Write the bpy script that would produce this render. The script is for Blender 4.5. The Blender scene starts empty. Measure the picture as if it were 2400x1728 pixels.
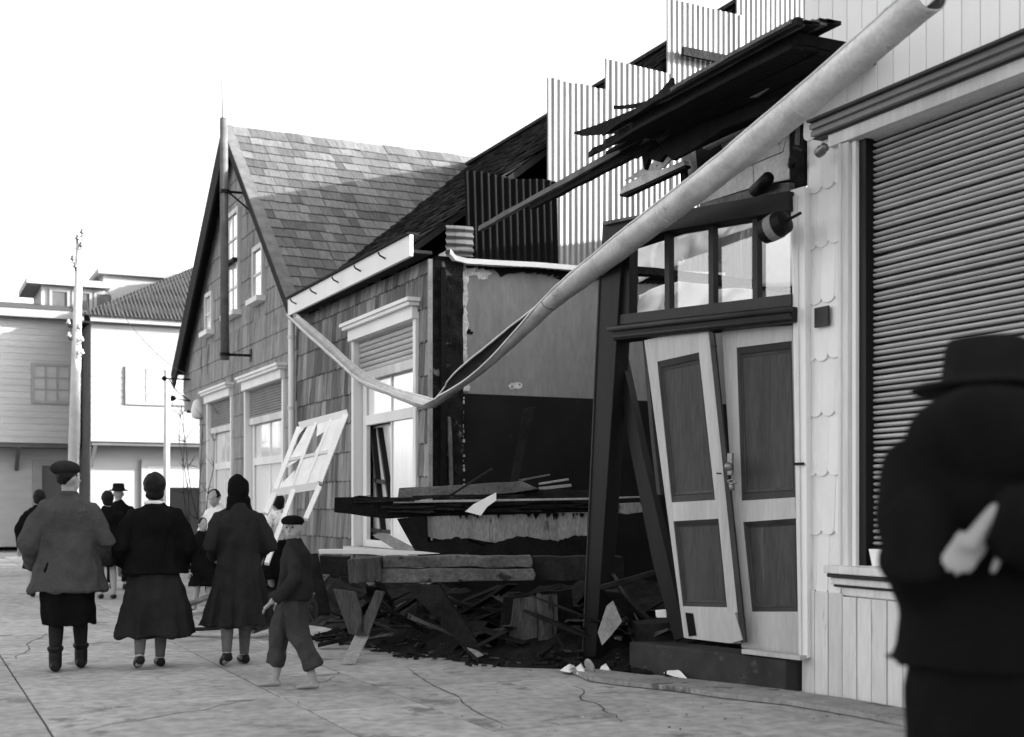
import bpy, bmesh, math, random
from mathutils import Vector, Matrix, noise
random.seed(11)
R = math.radians
S = bpy.context.scene
COL = S.collection

# ------------------------------------------------------------------ camera
F, CX, HY, CAMZ, AZ = 3000.0, 1200.0, 1185.0, 1.38, R(25.5)
cam_d = bpy.data.cameras.new('camera'); cam = bpy.data.objects.new('camera', cam_d); COL.objects.link(cam)
cam.location = (0, 0, CAMZ); cam.rotation_euler = (R(90), 0, -AZ)
cam_d.sensor_width = 36; cam_d.lens = 45; cam_d.shift_y = (HY-864)/2400.0
cam_d.clip_end = 3000; cam_d.clip_start = 0.05
cam_d.dof.use_dof = True; cam_d.dof.focus_distance = 12.5; cam_d.dof.aperture_fstop = 2.0
S.camera = cam

# ------------------------------------------------------------------ light
SUN = Vector((1.0, -0.45, 0.335)).normalized()
el = math.asin(SUN.z); az = math.atan2(SUN.x, SUN.y)
w = bpy.data.worlds.new('World'); S.world = w; w.use_nodes = True
nt = w.node_tree; nt.nodes.clear()
sky = nt.nodes.new('ShaderNodeTexSky'); sky.sky_type = 'NISHITA'; sky.sun_disc = False
sky.sun_elevation = el; sky.sun_rotation = az; sky.dust_density = 3.0; sky.air_density = 1.0
bw = nt.nodes.new('ShaderNodeRGBToBW'); bg = nt.nodes.new('ShaderNodeBackground'); wo = nt.nodes.new('ShaderNodeOutputWorld')
nt.links.new(sky.outputs[0], bw.inputs[0]); nt.links.new(bw.outputs[0], bg.inputs[0]); nt.links.new(bg.outputs[0], wo.inputs[0])
bg.inputs[1].default_value = 0.15
sl = bpy.data.lights.new('sun', 'SUN'); so = bpy.data.objects.new('sun', sl); COL.objects.link(so)
sl.energy = 3.0; sl.angle = R(0.5); sl.color = (1, 1, 1)
so.rotation_euler = (-SUN).to_track_quat('-Z', 'Y').to_euler(); so.location = (20, -10, 20)
S.view_settings.view_transform = 'Standard'; S.view_settings.look = 'None'
S.view_settings.exposure = 2.35; S.view_settings.gamma = 1
S.render.engine = 'CYCLES'

# ------------------------------------------------------------------ pixel -> world helpers (real places measured from the photograph)
FW = Vector((math.sin(AZ), math.cos(AZ), 0)); RT = Vector((math.cos(AZ), -math.sin(AZ), 0)); CAM = Vector((0, 0, CAMZ))
def ray(px, py): return FW + RT*((px-CX)/F) + Vector((0, 0, (HY-py)/F))
def atD(px, py, d): return CAM + ray(px, py)*d
def atX(px, py, X): r = ray(px, py); return CAM + r*(X/r.x)
def atY(px, py, Y): r = ray(px, py); return CAM + r*(Y/r.y)
def atZ(px, py, z=0.0): r = ray(px, py); return CAM + r*((z-CAMZ)/r.z)
def atP(px, py, p0, n): r = ray(px, py); return CAM + r*((p0-CAM).dot(n)/r.dot(n))

# ------------------------------------------------------------------ materials (a black and white photograph: greys only)
MATS = {}
def mat(name, v, var=0.25, scale=5.0, rough=0.85, bump=0.25, stretch=(1, 1, 1), rnd=0.0, metal=0.0, spec=0.15,
        patch=None, bscale=None, fine=0.0, coat=0.0):
    m = bpy.data.materials.new(name); m.use_nodes = True; t = m.node_tree; N = t.nodes; L = t.links
    b = N['Principled BSDF']; b.inputs['Roughness'].default_value = rough; b.inputs['Metallic'].default_value = metal
    b.inputs['Specular IOR Level'].default_value = spec; b.inputs['Coat Weight'].default_value = coat
    tc = N.new('ShaderNodeTexCoord'); oi = N.new('ShaderNodeObjectInfo')
    off = N.new('ShaderNodeVectorMath'); off.operation = 'MULTIPLY_ADD'
    cmb = N.new('ShaderNodeCombineXYZ')
    for i in range(3): L.new(oi.outputs['Random'], cmb.inputs[i])
    off.inputs[1].default_value = (37, 53, 71); L.new(cmb.outputs[0], off.inputs[0]); L.new(tc.outputs['Object'], off.inputs[2])
    mp = N.new('ShaderNodeMapping'); mp.inputs['Scale'].default_value = stretch; L.new(off.outputs[0], mp.inputs[0])
    n1 = N.new('ShaderNodeTexNoise'); n1.inputs['Scale'].default_value = scale; n1.inputs['Detail'].default_value = 6; n1.inputs['Roughness'].default_value = 0.6
    L.new(mp.outputs[0], n1.inputs['Vector'])
    mr = N.new('ShaderNodeMapRange'); mr.inputs[1].default_value = 0.28; mr.inputs[2].default_value = 0.72
    mr.inputs[3].default_value = v*(1-var); mr.inputs[4].default_value = v*(1+var); L.new(n1.outputs[0], mr.inputs[0])
    out = mr.outputs[0]
    if fine:
        nf = N.new('ShaderNodeTexNoise'); nf.inputs['Scale'].default_value = scale*9; nf.inputs['Detail'].default_value = 4; L.new(mp.outputs[0], nf.inputs['Vector'])
        fr = N.new('ShaderNodeMapRange'); fr.inputs[1].default_value = .3; fr.inputs[2].default_value = .7; fr.inputs[3].default_value = 1-fine; fr.inputs[4].default_value = 1+fine
        L.new(nf.outputs[0], fr.inputs[0]); mu = N.new('ShaderNodeMath'); mu.operation = 'MULTIPLY'; L.new(out, mu.inputs[0]); L.new(fr.outputs[0], mu.inputs[1]); out = mu.outputs[0]
    if rnd:
        wn = N.new('ShaderNodeTexWhiteNoise'); wn.noise_dimensions = '1D'; L.new(oi.outputs['Random'], wn.inputs['W'])
        rr = N.new('ShaderNodeMapRange'); rr.inputs[3].default_value = 1-rnd; rr.inputs[4].default_value = 1+rnd; L.new(wn.outputs[0], rr.inputs[0])
        mu = N.new('ShaderNodeMath'); mu.operation = 'MULTIPLY'; L.new(out, mu.inputs[0]); L.new(rr.outputs[0], mu.inputs[1]); out = mu.outputs[0]
    if patch:   # (value, scale, threshold): stains or bare spots with a shape of their own
        pv, ps, th = patch
        n2 = N.new('ShaderNodeTexNoise'); n2.inputs['Scale'].default_value = ps; n2.inputs['Detail'].default_value = 7; n2.inputs['Roughness'].default_value = .65
        L.new(mp.outputs[0], n2.inputs['Vector'])
        st = N.new('ShaderNodeMapRange'); st.inputs[1].default_value = th; st.inputs[2].default_value = th+.06; L.new(n2.outputs[0], st.inputs[0])
        mx = N.new('ShaderNodeMix'); mx.data_type = 'FLOAT'; L.new(st.outputs[0], mx.inputs[0]); L.new(out, mx.inputs[2]); mx.inputs[3].default_value = pv; out = mx.outputs[0]
    cl = N.new('ShaderNodeClamp'); L.new(out, cl.inputs[0]); cl.inputs[2].default_value = .9
    L.new(cl.outputs[0], b.inputs['Base Color'])
    if bump:
        n3 = N.new('ShaderNodeTexNoise'); n3.inputs['Scale'].default_value = bscale or scale*4; n3.inputs['Detail'].default_value = 5; L.new(mp.outputs[0], n3.inputs['Vector'])
        bp = N.new('ShaderNodeBump'); bp.inputs['Strength'].default_value = bump; bp.inputs['Distance'].default_value = .02
        L.new(n3.outputs[0], bp.inputs['Height']); L.new(bp.outputs[0], b.inputs['Normal'])
    MATS[name] = m; return m
M = MATS
GRAINZ = (1, 1, .12); GRAINY = (1, .12, 1)
mat('asphalt', .11, .2, 3, .95, .3, fine=.25)
mat('slab_concrete', .35, .22, 1.1, .9, .5, rnd=.08, fine=.22, patch=(.19, 1.9, .58), bscale=14)
mat('bed_dark', .05, .3, 6)
mat('cement', .24, .3, 3, .9, .4, fine=.2, patch=(.1, 4, .58))
mat('plinth', .04, .4, 3, .9, .4, patch=(.07, 5, .6))
mat('paint_white', .74, .07, 2, .6, .12, GRAINZ, patch=(.5, 9, .7))
mat('paint_pale', .58, .16, 4, .65, .25, GRAINZ, fine=.08, patch=(.34, 7, .66))
mat('paint_scallop', .72, .05, 3, .65, .1, rnd=.05, patch=(.5, 6, .7))
mat('paint_door', .42, .14, 5, .55, .2, GRAINZ, fine=.08, patch=(.22, 9, .68))
mat('door_panel', .05, .3, 5, .5, .2, GRAINZ, fine=.2, patch=(.085, 6, .63))
mat('paint_dark', .011, .3, 4, .45, .15, GRAINZ)
mat('paint_rail', .035, .3, 4, .5, .15)
mat('cornice_grey', .2, .2, 4, .6, .2, GRAINY, fine=.1)
mat('weather_wood', .17, .45, 3, .9, .5, (2, 2, .25), rnd=.5, fine=.2, patch=(.07, 2.2, .6))
mat('gable_cladding', .25, .38, 2.6, .9, .5, (2, 2, .25), fine=.25, patch=(.11, 1.6, .58))
mat('roof_shingle', .12, .35, 5, .85, .6, (2, .6, .6), rnd=.36, fine=.35, patch=(.22, 3, .68))
mat('old_roof', .03, .6, 5, .95, .6, (.4, 3, .4), fine=.4, patch=(.08, 6, .6))
mat('barge', .12, .3, 5, .85, .3)
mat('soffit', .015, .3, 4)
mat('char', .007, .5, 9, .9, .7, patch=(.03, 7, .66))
mat('char_patchy', .009, .5, 9, .9, .9, patch=(.16, 3.2, .6))
mat('plaster', .19, .13, 1.6, .9, .3, (1.5, 1.5, .5), patch=(.27, 4, .7), fine=.1)
mat('plaster_bright', .42, .2, 4, .9, .3, patch=(.2, 5, .6), fine=.15)
mat('plaster_torn', .5, .3, 14, .95, .8, patch=(.08, 16, .58))
mat('dado', .008, .4, 2, .8, .15, patch=(.022, 4, .66))
mat('corr_light', .13, .22, 1.2, .5, .1, (3, 3, .2), metal=.2, spec=.3, rnd=.12, fine=.15, patch=(.075, 2.2, .57))
mat('corr_dark', .006, .4, 3, .9, .2, (3, 3, .4), spec=.08, patch=(.015, 5, .66))
mat('corr_roof', .06, .3, 2, .8, .2)
mat('galv', .56, .2, 4, .55, .25, metal=.25, spec=.4, fine=.1, patch=(.3, 5, .62))
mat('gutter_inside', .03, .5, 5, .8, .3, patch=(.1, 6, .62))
mat('old_beam', .085, .55, 4, .95, .8, GRAINY, patch=(.02, 6, .6), fine=.3)
mat('plank_grey', .11, .45, 5, .9, .6, fine=.3, patch=(.05, 7, .62))
mat('plank_mid', .06, .5, 5, .9, .6, (2, 2, .3), fine=.3, patch=(.02, 6, .6))
mat('plank_dark', .015, .5, 6, .9, .7, fine=.3)
mat('pale_board', .55, .25, 6, .85, .4, fine=.2, patch=(.25, 7, .64))
mat('plank_pale', .27, .25, 6, .85, .4, fine=.2, patch=(.15, 9, .66))
mat('concrete_slab', .26, .35, 4, .95, .7, (2, 2, .5), fine=.25, patch=(.07, 5, .6))
mat('rubble', .012, .7, 6, .95, 1.0, fine=.4)
mat('paper', .78, .08, 6, .7, .2)
mat('iron', .012, .3, 8, .5, .2, metal=.5)
mat('slat', .4, .14, 2, .55, .1, (1, .3, 2), rnd=.1, fine=.1, patch=(.24, 3, .64))
mat('slat_far', .24, .15, 3, .6, .1)
mat('white_house', .31, .05, 1.5, .8, .1, (.5, .5, 3))
mat('grey_house', .42, .1, 1.5, .85, .15, (.5, .5, 3))
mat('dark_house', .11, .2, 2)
mat('far_trim', .3, .08, 2)
mat('pole_pale', .5, .15, 3, .8, .2)
mat('curtain_sky', .82, .08, 4, .12, .04, (3, 3, .3), spec=.8, coat=1.0)  # white base stands for curtains and for the sky reflected in panes
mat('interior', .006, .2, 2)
mat('skin', .3, .12, 12, .55, .1)
mat('coat_grey', .06, .2, 5, 1, .5, bscale=60, fine=.1, spec=.05)
mat('coat_black', .007, .3, 5, 1, .4, bscale=60, spec=.05)
mat('coat_dark', .022, .25, 5, 1, .4, bscale=60, spec=.05)
mat('skirt_dark', .02, .2, 5, 1, .4, bscale=60, spec=.05)
mat('trouser', .045, .3, 6, 1, .4, bscale=50, spec=.05)
mat('stocking', .1, .2, 9, .8, .05)
mat('leather', .01, .3, 9, .5, .2)
mat('hair', .008, .4, 30, .6, .4)
mat('felt', .012, .2, 9, .95, .2, spec=.05)
mat('shirt', .7, .1, 9, .8, .2)
mat('print_cloth', .7, .1, 9, .8, .2, patch=(.12, 18, .56))
mat('metal_dull', .2, .3, 9, .4, .2, metal=.7)
mat('twig', .03, .3, 9)
def glass_mat():
    m = bpy.data.materials.new('glass'); m.use_nodes = True; t = m.node_tree; N = t.nodes; N.clear(); L = t.links
    o = N.new('ShaderNodeOutputMaterial'); mx = N.new('ShaderNodeMixShader'); tr = N.new('ShaderNodeBsdfTransparent'); gl = N.new('ShaderNodeBsdfGlossy')
    gl.inputs['Roughness'].default_value = .03; mx.inputs[0].default_value = .12; tr.inputs[0].default_value = (.9, .9, .9, 1)
    L.new(tr.outputs[0], mx.inputs[1]); L.new(gl.outputs[0], mx.inputs[2]); L.new(mx.outputs[0], o.inputs[0])
    MATS['glass'] = m
glass_mat()

# ------------------------------------------------------------------ objects
ORG = {}
def tag(o, label=None, cat=None, group=None, kind=None):
    if label: o['label'] = label
    if cat: o['category'] = cat
    if group: o['group'] = group
    if kind: o['kind'] = kind
    return o
def thing(name, loc, label=None, cat=None, group=None, kind=None):
    o = bpy.data.objects.new(name, None); COL.objects.link(o); o.location = loc; o.empty_display_size = .2
    ORG[o] = Vector(loc); return tag(o, label, cat, group, kind)
def link(name, me, m, parent=None, org=None):
    o = bpy.data.objects.new(name, me); COL.objects.link(o)
    if m and not me.materials: me.materials.append(M[m] if isinstance(m, str) else m)
    if parent: o.parent = parent; ORG[o] = ORG[parent]
    return o
class MB:
    def __init__(s): s.v = []; s.f = []
    def add(s, vs, fs):
        n = len(s.v); s.v += [Vector(p) for p in vs]; s.f += [tuple(i+n for i in f) for f in fs]; return s
    def box(s, x0, x1, y0, y1, z0, z1):
        return s.add([(x0,y0,z0),(x1,y0,z0),(x1,y1,z0),(x0,y1,z0),(x0,y0,z1),(x1,y0,z1),(x1,y1,z1),(x0,y1,z1)],
                     [(3,2,1,0),(4,5,6,7),(0,1,5,4),(1,2,6,5),(2,3,7,6),(3,0,4,7)])
    def prism(s, pts, off):
        pts = [Vector(p) for p in pts]; off = Vector(off); n = len(pts)
        nor = Vector((0,0,0))
        for i in range(n): nor += (pts[i]-pts[0]).cross(pts[(i+1) % n]-pts[0])
        if nor.dot(off) > 0: pts.reverse()
        vs = pts+[p+off for p in pts]
        return s.add(vs, [tuple(range(n)), tuple(range(2*n-1, n-1, -1))]+[((i+1) % n, i, n+i, n+(i+1) % n) for i in range(n)])
    def beam(s, p0, p1, w, h, up=(0,0,1), seg=1, jit=0.0):
        p0 = Vector(p0); p1 = Vector(p1); d = (p1-p0).normalized(); up = Vector(up)
        if abs(d.dot(up.normalized())) > .98: up = Vector((1, 0, 0)) if abs(d.x) < .9 else Vector((0, 1, 0))
        sd = d.cross(up).normalized(); u = sd.cross(d).normalized(); vs = []; fs = []
        for i in range(seg+1):
            c = p0.lerp(p1, i/seg)
            for a, b in ((-1,-1),(1,-1),(1,1),(-1,1)):
                j = Vector((random.uniform(-1,1), random.uniform(-1,1), random.uniform(-1,1)))*jit
                if i in (0, seg): j += d*random.uniform(-2.5, 2.5)*jit
                vs.append(c+sd*a*w/2+u*b*h/2+j)
        for i in range(seg):
            for k in range(4): fs.append((4*i+k, 4*i+(k+1) % 4, 4*i+4+(k+1) % 4, 4*i+4+k))
        fs += [(3,2,1,0), tuple(4*seg+k for k in range(4))]
        return s.add(vs, fs)
    def tube(s, path, rad, n=10, cap=True, flat=1.0, up=(0,0,1)):
        path = [Vector(p) for p in path]; rad = rad if hasattr(rad, '__len__') else [rad]*len(path); vs = []; fs = []; m = len(path)
        u = Vector(up); d0 = (path[1]-path[0]).normalized()
        if abs(d0.dot(u)) > .9: u = Vector((0, 1, 0))
        a = d0.cross(u).normalized()
        for i, p in enumerate(path):
            d = (path[min(i+1, m-1)]-path[max(i-1, 0)]).normalized(); a = (a-d*a.dot(d)).normalized(); b = a.cross(d).normalized()
            for k in range(n):
                t = 2*math.pi*k/n; vs.append(p+a*math.cos(t)*rad[i]+b*math.sin(t)*rad[i]*flat)
        for i in range(m-1):
            for k in range(n): fs.append((i*n+k, (i+1)*n+k, (i+1)*n+(k+1) % n, i*n+(k+1) % n))
        if cap: fs += [tuple(range(n)), tuple((m-1)*n+k for k in range(n-1, -1, -1))]
        return s.add(vs, fs)
    def rings(s, rs, close=True):
        n = len(rs[0]); vs = [p for r in rs for p in r]; fs = []
        for i in range(len(rs)-1):
            for k in range(n): fs.append((i*n+k, i*n+(k+1) % n, (i+1)*n+(k+1) % n, (i+1)*n+k))
        if close: fs += [tuple(range(n-1, -1, -1)), tuple((len(rs)-1)*n+k for k in range(n))]
        return s.add(vs, fs)
    def ball(s, c, r, n=12, m=8):
        r = (r, r, r) if not hasattr(r, '__len__') else r; rs = []
        for i in range(m+1):
            t = math.pi*(i/m); t = min(max(t, .03), math.pi-.03)
            rs.append([Vector((c[0]+r[0]*math.sin(t)*math.cos(2*math.pi*k/n), c[1]+r[1]*math.sin(t)*math.sin(2*math.pi*k/n), c[2]-r[2]*math.cos(t))) for k in range(n)])
        return s.rings(rs)
    def lathe(s, c, prof, n=24, mtx=None):
        rs = [[Vector((r*math.cos(2*math.pi*k/n), r*math.sin(2*math.pi*k/n), z)) for k in range(n)] for r, z in prof]
        if mtx: rs = [[mtx @ p for p in r] for r in rs]
        return s.rings([[p+Vector(c) for p in r] for r in rs])
    def mesh(s, name, org, smooth=False):
        me = bpy.data.meshes.new(name); me.from_pydata([v-org for v in s.v], [], s.f); me.validate(); me.update()
        if smooth: me.polygons.foreach_set('use_smooth', [True]*len(me.polygons))
        return me
    def build(s, name, m, parent=None, label=None, cat=None, group=None, kind=None, smooth=False, bevel=0):
        if parent: org = ORG[parent]
        else:
            zs = min(v.z for v in s.v); c = sum(s.v, Vector())/len(s.v); org = Vector((c.x, c.y, zs))
        me = s.mesh(name, org, smooth); o = link(name, me, m, parent)
        if not parent: o.location = org; ORG[o] = org
        if bevel:
            b = o.modifiers.new('bevel', 'BEVEL'); b.width = bevel; b.segments = 2; b.limit_method = 'ANGLE'
        return tag(o, label, cat, group, kind)
def part(name, m, parent, fn, **k):
    b = MB(); fn(b); return b.build(name, m, parent, **k)
def pbox(name, m, parent, *a, **k): return MB().box(*a).build(name, m, parent, **k)
def smoothcurve(pts, n=6):
    pts = [Vector(p) for p in pts]; out = []
    for i in range(len(pts)-1):
        p0 = pts[max(i-1, 0)]; p1 = pts[i]; p2 = pts[i+1]; p3 = pts[min(i+2, len(pts)-1)]
        for k in range(n):
            t = k/n; out.append(.5*((2*p1)+(p2-p0)*t+(2*p0-5*p1+4*p2-p3)*t*t+(3*p1-p0-3*p2+p3)*t**3))
    return out+[pts[-1]]

# corrugated sheet: width along u, height along v, normal n
def corrugated(o, u, v, n, w, h, pitch=.076, amp=.012, top=None, ns=None):
    nx = ns or max(8, int(w/pitch*6)); ny = 6; b = MB(); vs = []; fs = []
    for j in range(ny+1):
        for i in range(nx+1):
            a = i/nx*w; hh = h+(top(i/nx) if top else 0)
            vs.append(o+u*a+v*(hh*j/ny)+n*(amp*math.sin(2*math.pi*a/pitch)+.006*noise.noise(Vector((a*1.5, j*.7, o.z)))))
    for j in range(ny):
        for i in range(nx): q = j*(nx+1)+i; fs.append((q, q+1, q+nx+2, q+nx+1))
    b.add(vs, fs)
    return b

# ================================================================== GROUND
g = thing('ground', (0, 0, -.13), kind='structure')
MB().add([(-900,-900,-.13),(900,-900,-.13),(900,900,-.13),(-900,900,-.13)], [(0,1,2,3)]).build('road_surface', 'asphalt', g)
pv = thing('pavement', (0, 0, 0), kind='structure')
pbox('bed', 'bed_dark', pv, -2.35, 6.6, -14, 36, -.129, -.03)
xs = [-2.2, -.75, .82, 2.47, 3.27, 4.62, 6.3]
for i in range(len(xs)-1):
    y = -13.9-.7*(i % 2)
    while y < 35.8:
        ln = random.uniform(1.75, 2.05); g2 = .007
        b = MB(); b.box(xs[i]+g2, xs[i+1]-g2, y+g2, y+ln-g2, -.06, 0)
        tz = random.uniform(-.004, .003); tx = random.uniform(-.0015, .0015); ty = random.uniform(-.0015, .0015); cx = (xs[i]+xs[i+1])/2
        for v in b.v: v.z += tz+tx*(v.x-cx)+ty*(v.y-y)
        b.build('slab', 'slab_concrete', pv, bevel=.006); y += ln
for k in range(27):
    MB().box(-2.36, -2.215, -13+k*1.8, -13+k*1.8+1.78, -.13, .012).build('kerb_stone', 'cement', pv, bevel=.015)

def crack(x0, y0, x1, y1, wd):
    n_ = 26; b = MB(); a_ = Vector((x0, y0, .005)); c_ = Vector((x1, y1, .005)); sd_ = (c_-a_).cross(Vector((0, 0, 1))).normalized(); L_ = []; R_ = []
    for i_ in range(n_+1):
        t_ = i_/n_; p_ = a_.lerp(c_, t_)+sd_*(.09*noise.noise(Vector((t_*4, x0, y0)))+.03*noise.noise(Vector((t_*19, x0, y0)))); h_ = wd*.55*(.25+random.random())*(1-abs(2*t_-1)**3)+.001
        L_.append(p_+sd_*h_); R_.append(p_-sd_*h_)
    for i_ in range(n_): b.prism([L_[i_], L_[i_+1], R_[i_+1], R_[i_]], (0, 0, .001))
    b.build('crack', 'bed_dark', pv)
for c_ in ((3.4, 7.2, 3.9, 10.2, .007), (2.6, 9.3, 3.2, 9.9, .005), (1.0, 8.2, 2.3, 9.0, .005), (4.1, 7.0, 4.6, 8.6, .006), (2.0, 12.4, 3.1, 12.0, .007), (.9, 12.2, 1.4, 14.6, .007), (3.3, 10.9, 4.3, 11.5, .006), (1.6, 15.2, 3.0, 16.3, .008)): crack(*c_)
gr = MB()
for i_ in range(800):
    x_ = 5.6-random.random()**1.7*5; y_ = 6.6+random.random()**1.4*11; r_ = random.uniform(.002, .006)*(2.2 if random.random() < .08 else 1); a_ = random.random()*6
    gr.add([(x_+r_*math.cos(a_), y_+r_*math.sin(a_), 0), (x_+r_*math.cos(a_+2.1), y_+r_*math.sin(a_+2.1), 0), (x_+r_*math.cos(a_+4.2), y_+r_*math.sin(a_+4.2), 0), (x_, y_, r_*.9)], [(0, 1, 3), (1, 2, 3), (2, 0, 3)])
gr.build('grit', 'plank_mid', None, 'fine grit and chips strewn over the pavement', 'grit', None, 'stuff')

# ================================================================== FAR HOUSES (end of the street)
def lap(b, x0, x1, y, z0, z1, step=.2):
    z = z0
    while z < z1-.01:
        t = min(z+step, z1)
        b.prism([(x0, y, z), (x0, y-.022, z), (x0, y-.006, t), (x0, y, t)], (x1-x0, 0, 0)); z = t
def far_window(root, x0, x1, y, z0, z1, cols=2, rows=2, pane='curtain_sky'):
    f = MB(); wd = .09
    f.box(x0-wd, x0, y-.07, y+.02, z0-wd, z1+wd); f.box(x1, x1+wd, y-.07, y+.02, z0-wd, z1+wd)
    f.box(x0, x1, y-.07, y+.02, z1, z1+wd); f.box(x0, x1, y-.08, y+.02, z0-wd, z0)
    for c in range(1, cols): xx = x0+(x1-x0)*c/cols; f.box(xx-.03, xx+.03, y-.06, y, z0, z1)
    for r in range(1, rows): zz = z0+(z1-z0)*r/rows; f.box(x0, x1, y-.055, y, zz-.018, zz+.018)
    wn = f.build('window', 'far_trim', root)
    for c in range(cols):
        for r in range(rows):
            a0 = x0+(x1-x0)*c/cols; a1 = x0+(x1-x0)*(c+1)/cols; c0 = z0+(z1-z0)*r/rows; c1 = z0+(z1-z0)*(r+1)/rows
            MB().add([(a0,y-.03,c0),(a1,y-.03,c0),(a1,y-.03,c1),(a0,y-.03,c1)], [(0,1,2,3)]).build('pane', pane, wn)
    return wn
wh = thing('corner_house', (9, 43, 0), 'white two storey house with dark hipped metal roof closing the street', 'house')
X0, X1, FY = 5.5, 15.5, 43.0
pbox('upper_wall', 'white_house', wh, X0, X1, FY, FY+9, 3.45, 7.3)
b = MB(); lap(b, X0, X1, FY, 3.45, 7.3, .21); b.build('siding', 'white_house', wh)
pbox('side_wall', 'dark_house', wh, X0-.02, X0-.003, FY+.02, FY+9, 0.2, 7.28)  # shaded side of the white house: shade put into a dark colour
pbox('soffit', 'dark_house', wh, X0+.03, X1, FY+.05, FY+1.2, 3.33, 3.448)  # dark colour carries the shade under the jetty
pbox('lower_wall', 'white_house', wh, X0+.1, X1, FY+1.1, FY+9, 0, 3.33)
b = MB(); b.beam((X0-.05, FY-.25, 7.36), (X1, FY-.25, 7.36), .1, .16); b.beam((X0-.3, FY-.3, 7.36), (X0-.3, FY+9, 7.36), .1, .16); b.build('fascia', 'far_trim', wh)
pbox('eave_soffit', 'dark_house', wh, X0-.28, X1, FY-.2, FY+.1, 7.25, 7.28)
# hipped corrugated roof
ap = Vector((X0+4.6, FY+4.0, 10.3)); b = MB()
e0 = Vector((X0-.4, FY-.4, 7.45)); e1 = Vector((X1+.4, FY-.4, 7.45)); e2 = Vector((X1+.4, FY+9.4, 7.45)); e3 = Vector((X0-.4, FY+9.4, 7.45)); ap2 = Vector((X1-4, FY+4.5, 10.3))
b.add([e0, e1, e2, e3, ap, ap2], [(0,1,5,4),(1,2,5),(2,3,4,5),(3,0,4),(3,2,1,0)])
ob = b.build('roof', 'corr_roof', wh)
b = MB()
for k in range(80):
    x = e0.x+.1+k*.127; t = min(1, (x-e0.x)/(ap.x-e0.x)); 
    p0 = Vector((x, e0.y, e0.z+.02)); p1 = Vector((x, e0.y+(ap.y-e0.y)*t, e0.z+(ap.z-e0.z)*t+.02))
    if (p1-p0).length > .1: b.beam(p0, p1, .05, .022)
b.build('roof_rib', 'corr_roof', ob, kind='stuff')
p = atY(300, 865, FY); q = atY(388, 945, FY); far_window(wh, p.x, q.x, FY, q.z, p.z, 2, 4)
p = atY(404, 882, FY); q = atY(428, 945, FY); far_window(wh, p.x, q.x+.5, FY, q.z, p.z, 2, 4)
p = atY(345, 1092, FY+1.1); q = atY(455, 1143, FY+1.1)
pbox('shutter', 'grey_house', wh, p.x, p.x+2.6, FY+1.04, FY+1.09, q.z, p.z)
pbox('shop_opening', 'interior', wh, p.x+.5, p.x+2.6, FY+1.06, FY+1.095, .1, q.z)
b = MB()
for (a, c) in ((p.x-.2, p.x-.02), (p.x+2.62, p.x+2.8)): b.box(a, c, FY+1.0, FY+1.098, 0, p.z+.2)
b.box(p.x-.02, p.x+2.62, FY+1.0, FY+1.098, p.z+.01, p.z+.2); b.build('door_frame', 'far_trim', wh)
b = MB(); b.beam((X0+.15, FY+1.1, 2.7), (X0+.15, FY+.15, 3.35), .12, .14); b.build('bracket', 'far_trim', wh)
# attic block behind
pbox('attic_wall', 'white_house', wh, 6.6, 11.5, FY+5.2, FY+8, 8.2, 9.75); pbox('attic_cornice', 'far_trim', wh, 6.4, 11.6, FY+5.0, FY+8.2, 9.75, 9.95)

gh = thing('grey_house', (2, 45, 0), 'grey boarded two storey house with boxy dormer, leftmost building', 'house')
GY = 45.0; gx0, gx1 = -4.0, 5.42
pbox('upper_wall', 'grey_house', gh, gx0, gx1, GY, GY+8, 3.45, 7.6)
b = MB(); lap(b, gx0, gx1, GY, 3.45, 7.6, .21); b.build('siding', 'grey_house', gh)
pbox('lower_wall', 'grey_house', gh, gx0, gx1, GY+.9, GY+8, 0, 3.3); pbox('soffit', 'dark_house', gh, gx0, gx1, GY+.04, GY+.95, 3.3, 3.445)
pbox('fascia', 'far_trim', gh, gx0-.2, gx1, GY-.45, GY-.35, 7.55, 7.8); pbox('eave_soffit', 'dark_house', gh, gx0-.1, gx1, GY-.34, GY+.05, 7.6, 7.64)
MB().prism([(gx0-.2, GY-.45, 7.82), (gx0-.2, GY+8, 7.82), (gx0-.2, GY+3, 8.5)], (gx1-gx0+.2, 0, 0)).build('roof', 'corr_roof', gh)
p = atY(80, 857, GY); q = atY(160, 942, GY); far_window(gh, p.x, q.x, GY, q.z, p.z, 3, 3, 'grey_house')
p = atY(97, 668, 47.5); q = atY(246, 735, 47.5)
dm = pbox('dormer', 'grey_house', gh, p.x, q.x, 47.5, 50.5, q.z-.5, p.z)
pbox('dormer_cornice', 'grey_house', dm, p.x-.5, q.x+.15, 47.2, 50.7, p.z, p.z+.22)
for k in range(3):
    xx = p.x+.35+k*.75; far_window(gh, xx, xx+.5, 47.5, q.z+.05, p.z-.2, 1, 1, 'dark_house')
p = atY(98, 1092, GY+.9); q = atY(166, 1200, GY+.9)
pbox('doorway', 'dark_house', gh, p.x, q.x, GY+.85, GY+.895, 0.05, p.z)
b = MB(); b.box(p.x-.3, p.x, GY+.8, GY+.898, 0, p.z+.18); b.box(q.x, q.x+.3, GY+.8, GY+.898, 0, p.z+.18); b.box(p.x, q.x, GY+.8, GY+.898, p.z, p.z+.18); b.build('door_frame', 'far_trim', gh)
for xx in (p.x-.8, q.x+.6): MB().beam((xx, GY+.88, 2.6), (xx, GY+.1, 3.3), .12, .14).build('bracket', 'dark_house', gh)

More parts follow.
